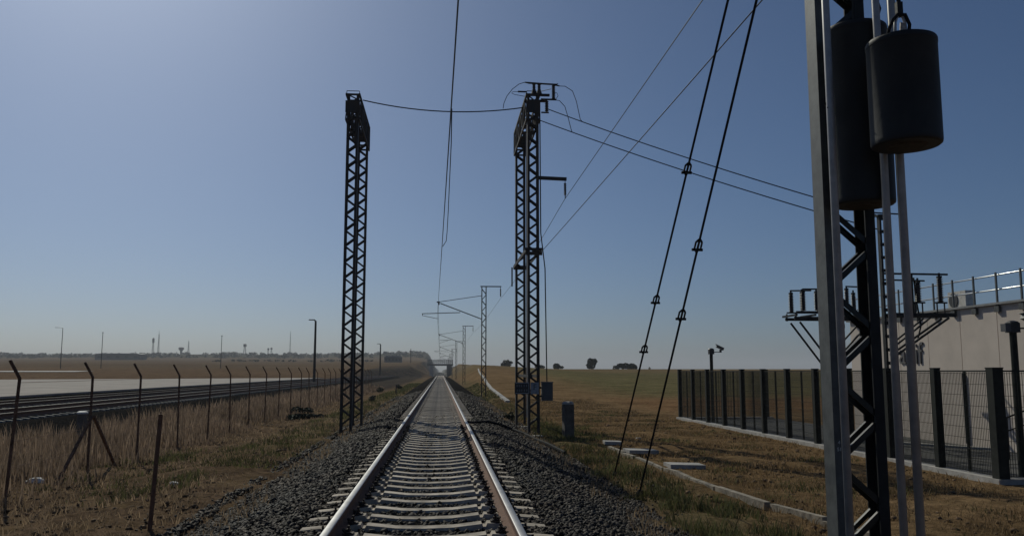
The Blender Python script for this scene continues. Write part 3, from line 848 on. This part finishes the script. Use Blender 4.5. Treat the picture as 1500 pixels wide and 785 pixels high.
m = MB(); m.tube([(.17, 16.5, 6.62), (.19, 19, 6.6), (.185, 22, 6.4), (.175, 24.5, 6.05), (.16, 26.8, 5.8), (.14, 27.4, 5.62), (.03, 27.8, 5.5)], .012, 5); m.obj('jumper', M['cable'], OL)
# feeders on the mast tops
fp = [(3.2, -25, 6.9), (4.22, 13, 7.45), (4.14, 28, 7.2), (4.62, 66, 7.05), (4.70, 125, 7.0), (4.72, 190, 7.0), (4.72, 255, 6.9), (4.72, 320, 6.8), (4.72, 390, 6.4)]
pts = []
for i in range(len(fp) - 1): pts += sag(fp[i], fp[i + 1], .0 if i < 2 else .25, 6)[(1 if i else 0):]
wire('feeder_wire', pts, .010, 'thin feeder wire hung from the side arms of the masts right of the track')
wire('feeder_wire', sag((3.3, 27.9, 5.35), (7.0, -28, 9.6), .1), .010, 'thin slanting wire from the bracket at half height of the right twin mast')

# ------------------------------------------------------------------ mesh fence round the substation
FX = 10.75
FY0, FY1 = 15.8, 37.8
F = thing('mesh_fence', (FX, FY0, -.63), 'dark welded mesh fence with thick posts on a concrete kerb round the substation', 'fence')
pm = MB(); pm.box((0, 0, 1.05), (.15, .15, 2.1)); pm.box((0, 0, 2.11), (.16, .16, .02)); PM = pm.mesh('fence_post', M['fencegreen'])
tm = MB(); tm.box((0, 0, 1.03), (.045, .045, 2.02)); TM = tm.mesh('middle_post', M['fencegreen'])
def mesh_panel(L):
    m = MB(); n = int(L / .05)
    for i in range(n + 1): m.box((0, i * L / n, 1.03), (.008, .008, 2.0))
    for k in range(10):
        m.box((-.007, L / 2, .05 + k * .217), (.007, L, .008))
    m.box((.012, L / 2, 2.05), (.03, L, .03))
    return m.mesh('mesh_panel', M['fencegreen'])
PM2 = mesh_panel(1.9)
n = 11
for i in range(n + 1):
    fp_ = link('fence_post', PM, F, (0, i * 2.0, 0))
    if i == 0: fp_.scale = (1.45, 1.45, 1)
    if i < n:
        link('middle_post', TM, F, (.03, i * 2.0 + 1.0, 0)); link('mesh_panel', PM2, F, (0, i * 2.0 + .05, 0))
for i in range(6):                                             # front side, running off to the right
    if i: link('fence_post', PM, F, (i * 2.0, 0, 0))
    link('mesh_panel', PM2, F, (i * 2.0 + 1.95, 0, 0), (0, 0, R(90))); link('middle_post', TM, F, (i * 2.0 + 1.0, .03, 0))
for i in range(2):                                             # far side, as far as the building
    if i: link('fence_post', PM, F, (i * 2.0, 22.0, 0))
    link('mesh_panel', PM2, F, (i * 2.0 + 1.95, 22.0, 0), (0, 0, R(90)))
PMX = link('fence_post', PM, F, (4.0, 22.0, 0))
for (c, d) in (((0, 11.0, -.09), (.3, 22.3, .18)), ((6.2, 0, -.093), (12.1, .3, .18)), ((2.2, 22.0, -.093), (4.1, .3, .18))):
    MB().box(c, d).obj('kerb', M['concrete'], F)

tag(MB().box((13.05, 27.2, -.74), (4.3, 22.5, .05)).obj('yard_paving', M['asphalt']), 'dark paved yard inside the mesh fence', 'paving', kind='structure')
tag(MB().beam((12.4, 25.9, -.69), (15.1, 22.2, -.69), .22, .07).obj('yard_kerb', M['concrete']), 'pale kerb line crossing the paved yard', 'kerb', kind='structure')

# ------------------------------------------------------------------ substation building
BX = 15.25; BY0, BY1 = 10.0, 30.47; ZR = 3.22
Bd = thing('substation_building', (BX, BY0, -.75), 'pale panelled substation building with roof railing behind the mesh fence', 'building')
L = BY1 - BY0; Hh = ZR + .75
MB().box((6.05, L / 2, Hh / 2 - .03), (12.0, L - .02, Hh - .06)).obj('core_wall', M['joint'], Bd)
pw = 1.68; np_ = 8
pnl = MB().box((0, 0, Hh / 2), (.1, pw - .025, Hh)).mesh('wall_panel', M['wall'])
for i in range(np_ + 1):
    yy = 23.75 - BY0 + pw / 2 + (3 - i) * pw
    link('wall_panel', pnl, Bd, (0, yy, 0))
pnl2 = MB().box((0, 0, Hh / 2), (.1, pw - .025, Hh)).mesh('wall_panel', M['wall'])
for i in range(7): link('wall_panel', pnl2, Bd, (.82 + i * pw, L + .045, 0), (0, 0, R(90)))
m = MB(); m.box((6.0, L / 2, Hh + .03), (12.3, L + .25, .06)); m.obj('roof_edge', M['roofm'], Bd)
rl = MB(); y0r = 3.0
rl.obj
for zz in (.82, .42):
    m = MB(); m.tube([(-.02, 4.0, Hh + zz), (-.02, L - .2, Hh + zz)], .022, 8); m.obj('railing_rail', M['railbright'], Bd, smooth=True)
m = MB()
m.box((-.02, 0, .36), (.04, .05, 1.05)); m.box((-.035, 0, -.12), (.07, .2, .16))
RPM = m.mesh('railing_post', M['steel_web'])
yy = 22.0 + .0
for k in range(-6, 10):
    link('railing_post', RPM, Bd, (-.065, 11.95 + k * 1.0, Hh))
tm_ = text_mesh('adif', .98, 'sign_letters', M['letter'], .02)
link('sign_letters', tm_, Bd, (-.072, 26.45 - BY0, 1.95 + .75), (R(90), 0, R(-90)))
m = MB(); m.tube([(-.1, 13.7, .1), (-.1, 13.7, 2.1)], .03, 6); m.obj('downpipe', M['steel_web'], Bd)

t = thing('air_conditioner', (15.75, 24.25, ZR + .04 - .0), 'cream air conditioner unit standing on the roof behind the railing', 'air conditioner')
m = MB(); m.box((.16, .45, .31), (.32, .9, .54)); m.obj('casing', M['accase'], t)
m = MB(); m.lathe((0, 0, 0), [(.22, 0), (.22, .02), (.18, .022)], 24, 'x'); m.obj('fan_grille', M['dark'], t, (-.022, .60, .31))
for yy in (.12, .78): MB().box((.16, yy, .02), (.3, .06, .04)).obj('foot_rail', M['steel'], t)

# stair handrail by the building
t = thing('handrail', (13.83, 20.0, -.72), 'bent metal handrail on the steps beside the corner fence post', 'handrail')
m = MB(); m.tube([(0, 0, 0), (0, 0, 1.0)], .025, 6); m.tube([(.55, -.1, .2), (.55, -.1, 1.2)], .025, 6); m.obj('post', M['steel'], t)
m = MB(); m.tube([(-.12, .02, .97), (0, 0, 1.0), (.55, -.1, 1.22)], .022, 6); m.tube([(0, 0, .68), (.55, -.1, .88)], .016, 6); m.obj('rail', M['steel'], t)

# ------------------------------------------------------------------ switch structures in the yard
def sw_ins(t, p, L, r=.085, n=11):
    m = MB(); insulator(m, p, L, r, n, 12); m.obj('post_insulator', M['porc'], t)
    m = MB(); m.tube([(p[0], p[1], p[2] + L), (p[0], p[1], p[2] + L + .14)], .03, 6); m.box((p[0], p[1], p[2] + L + .03), (.1, .1, .06)); m.obj('insulator_cap', M['steel'], t)
# far one
t = thing('switch_structure', (12.15, 26, -.72), 'far switch structure with braced platform of insulators inside the fence', 'switchgear')
lattice(t, -.15, .15, -.12, .12, 0, 3.85, .5, .07, .05, M['steel'], joined=True)
m = MB()
for yy in (-.35, .35):
    m.beam((-1.15, yy, 3.78), (1.5, yy, 3.78), .06, .09)
    m.beam((-.98, yy, 3.66), (0, yy, 2.35), .05, .05); m.beam((1.3, yy, 3.66), (0, yy, 2.35), .05, .05)
    m.beam((-1.1, yy, 3.72), (-1.1, yy, 3.95), .04, .04)
for xx in (-1.15, -.55, .3, .9, 1.45): m.beam((xx, -.55, 3.87), (xx, .55, 3.87), .05, .06)
m.beam((-1.45, -.5, 3.93), (.2, -.5, 3.93), .05, .04); m.beam((-.85, .2, 4.02), (1.5, .2, 4.02), .05, .04)
m.obj('platform', M['steel'], t)
for p in ((-1.3, -.5, 3.95), (-.8, -.25, 4.02), (-.68, .1, 4.04), (-.3, -.1, 4.04), (.8, .1, 4.16), (1.12, .3, 4.04), (-.05, .3, 4.04)):
    sw_ins(t, p, .55)
for pp in ([(-1.3, -.5, 4.62), (-.6, -.4, 4.64)], [(-.8, -.25, 4.7), (.2, -.1, 4.72)], [(.8, .1, 4.83), (1.5, .2, 4.82)]): MB().tube(pp, .026, 6).obj('busbar', M['steel'], t)
# near one: battened post that takes the two feeder wires
t = thing('switch_structure', (11.5, 21, -.72), 'near switch structure with tall battened post and insulator arm inside the fence', 'switchgear')
m = MB(); channel(m, -.13, 1, -.07, .07, 0, 6.15, .05, .01); m.obj('channel', M['steel'], t)
m = MB(); channel(m, .13, -1, -.07, .07, 0, 6.15, .05, .01); m.obj('channel', M['steel'], t)
bm_ = MB().box((0, 0, 0), (.3, .012, .085)).mesh('batten', M['steel'])
for k in range(18): link('batten', bm_, t, (.0, -.078, .3 + k * .34))
m = MB(); m.box((0, 0, 6.17), (.34, .22, .04)); m.beam((-.25, 0, 6.25), (.5, 0, 6.22), .04, .03); m.obj('top_plate', M['steel'], t)
m = MB()
for yy in (-.16, .16):
    m.beam((.0, yy, 3.57), (1.72, yy, 3.57), .06, .1)
    m.beam((1.55, yy, 3.5), (.1, yy, 2.55), .05, .05); m.beam((1.05, yy, 3.5), (.1, yy, 2.8), .04, .04)
for xx in (.85, 1.45): m.beam((xx - .15, 0, 3.9), (xx + .17, 0, 3.9), .05, .04); m.tube([(xx - .1, 0, 3.6), (xx - .1, 0, 3.9)], .02, 5); m.tube([(xx + .1, 0, 3.6), (xx + .1, 0, 3.9)], .02, 5)
m.tube([(.7, 0, 3.6), (.7, 0, 4.62)], .03, 6)
m.obj('arm_frame', M['steel'], t)
sw_ins(t, (.85, 0, 3.92), .48); sw_ins(t, (1.45, 0, 3.92), .62)
MB().tube([(-.1, 0, 4.65), (1.68, 0, 4.64)], .028, 6).obj('busbar', M['steel'], t); MB().tube([(-.1, .1, 4.5), (1.1, .1, 4.48)], .024, 6).obj('busbar', M['steel'], t)
m = MB(); m.tube([(.75, 0, 4.55), (.8, 0, 3.9), (.82, -.1, 3.3), (.7, -.1, 2.9), (.2, -.05, 2.6)], .02, 6); m.obj('drop_cable', M['cable'], t)

# surveillance posts
def cam_post(loc, h, label, rz, lamp_=False):
    t = thing('camera_post', loc, label, 'camera post', 'camera posts along the mesh fence', rz)
    m = MB(); m.tube([(0, 0, 0), (0, 0, h)], .07, 10); m.obj('post', M['fencegreen'], t)
    m = MB(); m.box((0, 0, h + .08), (.2, .2, .2)); m.lathe((0, 0, h + .18), [(.13, 0), (.1, .03), (.03, .05)], 10); m.obj('head_box', M['dark'], t)
    m = MB(); m.beam((.1, 0, h + .07), (.42, 0, h + .07), .03, .03); m.lathe((.4, 0, h + .05), [(.05, 0), (.05, .12)], 8); m.obj('arm', M['steel'], t)
    if lamp_:
        m = MB(); m.box((-.17, -.03, h + .08), (.12, .16, .16)); m.obj('floodlight', M['box'], t)
    rot = Matrix.Rotation(R(25), 3, 'Y')
    m = MB(); m.box((.38, 0, h + .25), (.32, .12, .1), rot); m.box((.365, 0, h + .315), (.36, .14, .012), rot); m.obj('camera', M['steel_web'], t)
    return t
cam_post((11.17, 34.5, -.72), 2.85, 'slim camera post standing at the far end of the mesh fence', 0)
cam_post((11.83, 16.7, -.72), 2.95, 'dark camera post standing just inside the near fence corner', 0, True)

# ------------------------------------------------------------------ small things right of the track
t = thing('concrete_marker', (4.13, 27.6, -.85), 'short square concrete marker post with pale top beside the twin mast', 'marker post')
MB().prism([(-.16, -.16), (.16, -.16), (.16, .16), (-.16, .16)], 0, 1.2).obj('block', M['marker'], t)
MB().lathe((0, 0, 1.2), [(.2, 0), (.2, .05), (.14, .09)], 4).obj('cap', M['concrete'], t, rot=(0, 0, 0))
t.rotation_euler = (0, 0, R(8))
for (x, y, w, d, rz, lab) in ((5.42, 18.85, .85, .55, .1, 'nearest pale concrete cover slab by the drain'), (5.25, 22.3, .85, .6, .15, 'middle pale concrete cover slab by the drain'), (5.05, 25.0, .55, .5, .05, 'farthest pale concrete cover slab by the drain')):
    m = MB(); m.prism([(-w / 2, -d / 2), (w / 2 - .05, -d / 2 - .03), (w / 2, d / 2 - .05), (-w / 2 + .04, d / 2)], 0, .09)
    o = m.obj('cover_slab', M['concrete'], None, (x, y, float(height(x, y)) + .02), (0, R(2), rz)); tag(o, lab, 'slab', 'cover slabs by the drain')
# concrete drain: broken into lengths
dp = [(5.75, 9.5), (5.39, 11.9), (5.2, 13.4), (5.0, 15.3), (4.86, 17.4), (4.78, 19.4), (4.72, 22), (4.68, 23.8)]
DR = thing('drainage_channel', (0, 0, 0), 'narrow concrete drain edge between weeds and reddish soil', 'drain'); DR['kind'] = 'structure'
def drain(a, b, w, root):
    ax, ay = a; bx, by = b
    za = float(height(ax, ay)) + .03 + rng.uniform(-.03, .02); zb = float(height(bx, by)) + .03 + rng.uniform(-.03, .02)
    MB().beam((ax, ay, za), (bx, by, zb), w, .12).obj('drain_stone', M['drain'], root)
for i in range(len(dp) - 1):
    a = Vector(dp[i]); b = Vector(dp[i + 1]); n = max(1, int((b - a).length / 1.0))
    for k in range(n):
        p = a.lerp(b, k / n); q = a.lerp(b, (k + .97) / n); j = rng.normal(0, .02)
        drain((p.x + j, p.y), (q.x + j, q.y), .085 + rng.uniform(-.02, .03), DR)
DR2 = thing('drainage_gutter', (0, 0, 0), 'white concrete gutter climbing the brown slope beyond the twin mast', 'gutter'); DR2['kind'] = 'structure'
gp = [(4.4, 56), (4.55, 68), (4.7, 80), (5.1, 95), (5.7, 110), (6.3, 130), (6.9, 150), (7.8, 175), (8.8, 200)]
for i in range(len(gp) - 1):
    a = Vector(gp[i]); b = Vector(gp[i + 1])
    for k in range(4):
        p = a.lerp(b, k / 4); q = a.lerp(b, (k + .96) / 4); zp = float(height(p.x, p.y)) + .06; zq = float(height(q.x, q.y)) + .06
        MB().beam((p.x, p.y, zp), (q.x, q.y, zq), .30, .14).obj('gutter_stone', M['concrete'], DR2)
# return cable lying over the ballast
def bz(x): return float(np.interp(x, PX, PZ))
cp = [(.80, 26.6, -.13), (1.0, 26.5, -.15), (1.5, 27.1, bz(1.5) + .1), (1.9, 27.4, bz(1.9) + .1), (2.3, 27.2, bz(2.3) + .1), (2.6, 26.4, bz(2.6) + .1), (2.8, 25.2, bz(2.8) + .09), (3.0, 23.8, -.6), (3.2, 22.0, -.66)]
wire('return_cable', cp, .045, 'thick black cable lying over the ballast from the right rail', 'cable', 'cable', 6)

# ------------------------------------------------------------------ left side: wire fence, posts, yard
LF = thing('wire_fence', (-7.34, 15.5, -.78), 'old wire fence of rusty posts with bent tops along the left verge', 'fence')
fy = [15.4, 18.78, 21.68, 24.9, 27.99, 30.87, 33.8, 36.79, 39.86, 42.92] + [46 + 3.05 * k for k in range(16)]
tops = []
for i, y in enumerate(fy):
    lx, ly = rng.normal(0, .03), rng.normal(0, .04)
    if i == 0: lx = .12
    z = 2.08
    m = MB(); m.beam((0, 0, -.1), (lx, ly, z), .04, .04, (0, 1, 0)); m.beam((lx, ly, z - .01), (lx - .17, ly - .02, z + .3), .042, .042, (0, 1, 0))
    m.obj('fence_post', M['oldpost'], LF, (0, y - 15.5, 0)); tops.append((lx, y - 15.5 + ly, z))
for zf in (.55, 1.0, 1.5, 2.0):
    m = MB()
    m.tube([(p[0] * zf / 2.1 - .03, p[1], zf + .01 * math.sin(i * 3.1)) for i, p in enumerate(tops)], .0035, 4); m.obj('wire_strand', M['rust'], LF)
for (ya, yb) in ((17.2, 18.75), (20.3, 18.85)):
    m = MB(); m.beam((.04, ya - 15.5, 0), (.04, yb - 15.5, 1.25), .05, .05); m.obj('brace', M['oldpost'], LF)
m = MB(); m.box((0, 0, .76), (.055, .055, 1.64)); m.beam((0, 0, 1.5), (.0, .0, 1.62), .075, .01)
o = m.obj('fence_stake', M['rust'], None, (-3.72, 11.6, -.72), (R(1), R(2.5), .3)); tag(o, 'single rusty iron stake at the ballast edge in the left foreground', 'stake')
for (x, y, h, lab) in ((-3.9, 76, .9, 'dark thin stake on the green verge far beyond the left twin mast'),):
    m = MB(); m.beam((0, 0, 0), (.02, 0, h), .09, .09); tag(m.obj('fence_stake', M['dark'], None, (x, y, float(height(x, y)))), lab, 'stake')
t = thing('marker_cabinet', (-10.95, 27.4, -.78), 'small pale concrete pedestal with white cap behind the wire fence', 'pedestal')
MB().box((0, 0, .45), (.22, .22, .9)).obj('body', M['marker'], t)
MB().lathe((0, 0, .9), [(.17, 0), (.17, .05), (.1, .08)], 8).obj('cap', M['white'], t)
# the pale concrete yard
yd = MB(); yd.prism([(-24.5, -45), (-24.5, 182), (-122, 118), (-122, -45)], -.12, 0); tag(yd.obj('concrete_yard', M['slab']), 'wide pale concrete yard beyond the parallel tracks', 'yard', kind='structure')
rx = np.linspace(-180, -97, 12); ry = np.array([236., 243., 250.])
RX, RY_ = np.meshgrid(rx, ry); ii = np.arange(36).reshape(3, 12)
Q = np.stack([ii[:-1, :-1], ii[:-1, 1:], ii[1:, 1:], ii[1:, :-1]], -1).reshape(-1, 4)
tag(link('field_road', np_mesh('field_road', np.stack([RX, RY_, height(RX, RY_) + .12], -1).reshape(-1, 3), Q.ravel(), np.arange(len(Q)) * 4, np.full(len(Q), 4), M['concrete'])), 'pale track across the dry field beyond the yard', 'road', kind='structure')

# bushes and lumps by the verge
def shrub(x, y, r, h, nl, label, cat='bush', name='dark_bush', mt='leaf', gz=None):
    z0 = float(height(x, y)) if gz is None else gz
    t = thing(name, (x, y, z0 - .05), label, cat)
    st = MB()
    for k in range(5):
        a = k * 1.256; st.tube([(0, 0, 0), (math.cos(a) * r * .35, math.sin(a) * r * .35, h * .4), (math.cos(a) * r * .6, math.sin(a) * r * .6, h * .7)], [.035 * h, .02 * h, .008 * h], 4)
    st.obj('stem', M['bark'], t)
    crown(t, (0, 0, h * .36), (r, r, h * .6), int(nl * 1.5), .09 * max(r, h), mt, 'foliage')
    return t
def crown(t, c, rad, nl, ls, mt, name='crown'):
    nc = 9
    cc = rng.normal(size=(nc, 3)); cc /= np.linalg.norm(cc, axis=1)[:, None]; cc *= rng.uniform(.3, .75, (nc, 1))
    cr = rng.uniform(.28, .5, nc)
    k = rng.integers(0, nc, nl)
    d = rng.normal(size=(nl, 3)); d /= np.linalg.norm(d, axis=1)[:, None]
    p = (cc[k] + d * (cr[k] * rng.uniform(.6, 1.05, nl))[:, None])
    p = p * np.array(rad) + np.array(c)
    p = p[p[:, 2] > .02]
    n = len(p)
    u = rng.normal(size=(n, 3)); u /= np.linalg.norm(u, axis=1)[:, None]
    w = rng.normal(size=(n, 3)); w -= u * (u * w).sum(1)[:, None]; w /= np.linalg.norm(w, axis=1)[:, None]
    s = ls * rng.uniform(.6, 1.3, n)[:, None]
    V = np.stack([p + u * s, p + w * s * .6, p - u * s, p - w * s * .6], 1).reshape(-1, 3)
    me = np_mesh(name, V, np.arange(n * 4), np.arange(n) * 4, np.full(n, 4), M[mt])
    return link(name, me, t)
def tree(x, y, h, r, label, nl=900):
    z0 = float(height(x, y))
    t = thing('holm_oak', (x, y, z0 - .1), label, 'tree', 'holm oaks on the right skyline')
    m = MB(); m.tube([(0, 0, 0), (.05 * r, 0, h * .2), (.0, .05 * r, h * .42)], [.09 * r, .07 * r, .05 * r], 7)
    for k in range(5):
        a = k * 1.3 + .4; m.tube([(0, 0, h * .3), (math.cos(a) * r * .35, math.sin(a) * r * .35, h * .5), (math.cos(a) * r * .6, math.sin(a) * r * .6, h * .7)], [.045 * r, .03 * r, .01 * r], 5)
    m.obj('trunk', M['bark'], t)
    crown(t, (0, 0, h * .48), (r * 1.25, r * 1.25, h * .62), nl * 2, .16 * r, 'leaf')
    return t
tree(53.7, 300, 4.1, 1.9, 'lone dark holm oak with square crown on the right skyline')
tree(64.9, 300, 2.9, 1.9, 'left round holm oak of the pair seen behind the stay rods', 800)
tree(68.6, 302, 2.4, 2.2, 'right broad holm oak of the pair seen behind the stay rods', 800)
tree(62.0, 298, 1.5, 1.1, 'low bush oak left of the pair behind the stay rods', 400)
tree(42.3, 310, 1.9, 2.0, 'low rounded holm oak right of the twin mast on the skyline', 600)
tree(38.2, 330, 1.7, 2.2, 'flat low holm oak close to the twin mast on the skyline', 600)
tree(27.0, 350, 2.4, 2.6, 'low dark holm oak on the skyline behind the twin mast legs', 600)
tree(74.5, 300, 1.1, .45, 'tiny lone sapling on the skyline left of the mesh fence', 200)
shrub(-6.0, 39.5, 1.0, .32, 900, 'low sprawling dark bush left of the twin mast foot')
shrub(-7.1, 45, .75, .5, 600, 'upright dark bush against the wire fence')
shrub(-4.5, 57, .35, .6, 300, 'small dark bush on the green verge beyond the left twin mast')
shrub(-6.2, 89, .55, .7, 300, 'dark bush on the verge, middle of three')
shrub(-5.0, 104, .45, .7, 300, 'dark bush on the verge, farthest of three')
shrub(2.9, 36, .35, .6, 300, 'small dark weed at the ballast edge behind the twin mast')

# pale litter on the left verge
def rock(name, x, y, s, label, mt, cat, sz=.6):
    m = MB(); vs = []
    for i in range(6):
        for j in range(9):
            th_ = math.pi * i / 5; ph = 2 * math.pi * j / 9
            r = s * (1 + .35 * noise.noise(Vector((math.cos(ph) * 2 + x, math.sin(ph) * 2 + y, th_ * 2))))
            vs.append((r * math.sin(th_) * math.cos(ph), r * math.sin(th_) * math.sin(ph) * .8, r * math.cos(th_) * sz))
    fs = [(i * 9 + j, i * 9 + (j + 1) % 9, (i + 1) * 9 + (j + 1) % 9, (i + 1) * 9 + j) for i in range(5) for j in range(9)]
    m.add(vs, fs)
    return tag(m.obj(name, M[mt], None, (x, y, float(height(x, y)) + s * .25)), label, cat)
rock('litter_bag', -7.75, 17.4, .17, 'crumpled white bag on the grass before the wire fence', 'litter', 'litter')
rock('litter_scrap', -4.75, 16.0, .09, 'white scrap lying right of the rusty stake', 'litter', 'litter', .4)
rock('litter_scrap', -5.25, 18.3, .07, 'small pale scrap behind the rusty stake', 'litter', 'litter', .4)
rock('pale_stone', -2.85, 28.0, .07, 'white stone at the foot of the left twin mast', 'litter', 'stone')
rock('pale_stone', -2.6, 30.5, .06, 'white stone on the ballast beside the left twin mast', 'litter', 'stone')
rock('pale_stone', 6.3, 27.0, .1, 'pale stone on the reddish soil beyond the cover slabs', 'concrete', 'stone', .3)
rock('pale_stone', 3.0, 32.0, .12, 'pale stone between the legs of the right twin mast', 'litter', 'stone', .4)

# ------------------------------------------------------------------ far left: lamps, towers, buildings
def lamp(x, y, z0, h, r, label, arm=0.0, group='lamp posts beyond the yard'):
    t = thing('lamp_post', (x, y, z0), label, 'lamp post', group)
    m = MB(); m.tube([(0, 0, 0), (0, 0, h)], [r, r * .7], 7); m.obj('pole', M['steel'], t)
    m = MB()
    if arm: m.tube([(0, 0, h), (-arm, 0, h + .15)], r * .5, 5); m.box((-arm - .3, 0, h + .15), (.8, .3, .14))
    else: m.box((0, 0, h + .1), (.5, .4, .2))
    m.obj('lamp_head', M['steel_web'], t)
lamp(-128, 300, float(height(-128, 300)), 13.6, .14, 'thin lamp post with arm on the far left skyline', 1.8)
lamp(-114.8, 300, float(height(-114.8, 300)), 12.0, .13, 'thin leaning pole right of the armed lamp post')
lamp(-75.2, 300, float(height(-75.2, 300)), 11.0, .12, 'thin pole standing in the middle of the left field')
lamp(-17.7, 122, -.3, 8.75, .2, 'thick camera pole between the parallel tracks left of the twin mast', .25, None)
lamp(-17.5, 250, 0.2, 8.9, .24, 'dark pole with small head right of the left twin mast', .3, None)
lamp(-19.5, 560, float(height(-19.5, 560)), 9, .25, 'small distant pole above the low house near the bridge', 0, None)

t = thing('water_tower', (-443, 1500, 27), 'small far water tower with flared tank on the ridge', 'water tower')
MB().tube([(0, 0, 0), (0, 0, 9)], 1.8, 10).obj('shaft', M['far'], t)
MB().lathe((0, 0, 8), [(1.8, 0), (4.5, 3.5), (4.5, 6), (3.5, 6.6)], 14).obj('tank', M['far'], t)
def antenna(x, y, h, w, label, head=False):
    z0 = float(height(x, y))
    t = thing('antenna_mast', (x, y, z0 - 1), label, 'antenna mast', 'antenna masts on the far ridge')
    m = MB()
    for sx, sy in ((-1, -1), (1, -1), (1, 1), (-1, 1)): m.tube([(sx * w, sy * w, 0), (sx * w * .3, sy * w * .3, h)], .12 * w + .1, 4)
    for k in range(8):
        z = h * k / 8; q = w * (1 - .7 * k / 8); q2 = w * (1 - .7 * (k + 1) / 8); m.beam((-q, -q, z), (q2, -q2, z + h / 8), .2, .2)
    m.obj('lattice_shaft', M['far'], t)
    m = MB()
    if head: m.lathe((0, 0, h * .72), [(w, 0), (w * 1.4, 1), (w * 1.4, h * .25), (w * .6, h * .27)], 8)
    else: m.tube([(0, 0, h), (0, 0, h * 1.15)], .3, 4)
    m.obj('aerial', M['far'], t)
antenna(-490, 1500, 30, 1.4, 'far antenna mast, left of the two close together', True)
antenna(-481, 1500, 36, 1.2, 'far antenna mast, right and taller of the two close together')
antenna(-431, 1500, 22, 1.2, 'far thin antenna mast right of the water tower')
antenna(-336.5, 1500, 19, 2.0, 'far antenna tower with thick head on the ridge', True)
antenna(-297, 1500, 12, 1.2, 'far short antenna, left of a pair on the ridge', True)
antenna(-291.5, 1500, 13, 1.2, 'far short antenna, right of a pair on the ridge', True)
antenna(-260, 1500, 36, .9, 'far tall thin antenna mast right of the short pair')

def hall(x, y, w, d, h, label, name='far_building'):
    z0 = float(height(x, y)); t = thing(name, (x, y, z0 - 2), label, 'building')
    MB().box((0, 0, (h + 2) / 2), (w, d, h + 2)).obj('wall', M['far'], t)
    m = MB(); m.prism([(-w / 2 - .4, h + 2.02), (w / 2 + .4, h + 2.02), (w / 2 - w * .1, h + 2.9), (-w / 2 + w * .1, h + 2.9)], -d / 2 - .4, d / 2 + .4, 'y'); m.obj('roof', M['roofm'], t)
    m = MB()
    for k in range(5): m.box((-w * .4 + k * w * .2, -d / 2 - .05, 2 + h * .5), (w * .08, .1, h * .35))
    m.obj('window_band', M['dark'], t)
hall(-325, 900, 44, 20, 5.5, 'long low dark hall on the left skyline behind the field')
hall(-33, 600, 12, 8, 3.6, 'small low house on the skyline left of the bridge')

# far wood on the ridge
n = 900
wx = rng.uniform(-1000, 120, n); wy = rng.uniform(1080, 1520, n)
wx2 = rng.uniform(-170, -50, 60); wy2 = rng.uniform(620, 760, 60)
wx = np.concatenate([wx, wx2]); wy = np.concatenate([wy, wy2]); wz = height(wx, wy)
per = 26; N_ = len(wx) * per
c = np.repeat(np.stack([wx, wy, wz], -1), per, 0)
sz = np.repeat(rng.uniform(1.2, 3.4, len(wx)) * np.where(wy < 800, .35, 1), per)[:, None]
d = rng.normal(size=(N_, 3)); d /= np.linalg.norm(d, axis=1)[:, None]
p = c + d * sz * np.array([1.3, 1.3, .8]) * rng.uniform(.5, 1, (N_, 1)) + np.array([0, 0, 1]) * sz * .6
u = rng.normal(size=(N_, 3)); u /= np.linalg.norm(u, axis=1)[:, None]; w = np.cross(u, rng.normal(size=(N_, 3))); w /= np.linalg.norm(w, axis=1)[:, None]
s = sz * .4
V = np.stack([p + u * s, p + w * s, p - u * s, p - w * s], 1).reshape(-1, 3)
tag(link('far_wood', np_mesh('far_wood', V, np.arange(N_ * 4), np.arange(N_) * 4, np.full(N_, 4), M['leaf'])), 'scattered dark wood and scrub on the far ridge', 'wood', kind='stuff')

# ------------------------------------------------------------------ bridge over the line
t = thing('road_bridge', (-.3, 500, 0), 'small concrete road bridge with railings crossing the line far ahead', 'bridge')
MB().box((0, 0, 5.0), (15, 7, 1.1)).obj('deck', M['bridge'], t)
MB().box((-5.0, 0, 1.0), (2.2, 7.4, 6.9)).obj('abutment', M['concrete'], t)
MB().box((5.3, 0, 1.0), (3.0, 7.4, 6.9)).obj('abutment', M['bridge'], t)
m = MB()
for yy in (-3.4, 3.4):
    for zz in (6.3, 7.0, 7.9): m.box((0, yy, zz), (14.4, .12, .12))
    for k in range(13): m.box((-7.1 + k * 1.18, yy, 6.75), (.22, .16, 2.4))
m.obj('railing', M['bridge'], t)
m = MB()
for yy in (-3.4,):
    for k in range(60): m.box((-7 + k * .237, yy + .12, 6.9), (.07, .06, 2.0))
m.obj('railing_bars', M['bridge'], t)

# ------------------------------------------------------------------ thin dry haze over the plain
m = bpy.data.materials.new('haze_air'); m.use_nodes = True
nt = m.node_tree; nt.nodes.remove(nt.nodes['Principled BSDF'])
pv = nt.nodes.new('ShaderNodeVolumePrincipled')
pv.inputs['Color'].default_value = (0.9, 0.93, 1.0, 1); pv.inputs['Density'].default_value = 0.00024; pv.inputs['Anisotropy'].default_value = 0.2
nt.links.new(pv.outputs[0], nt.nodes['Material Output'].inputs['Volume'])
tag(MB().box((0, 3400, 33), (12800, 7400, 92)).obj('haze', m), 'thin pale haze over the whole plain', 'haze', kind='stuff')
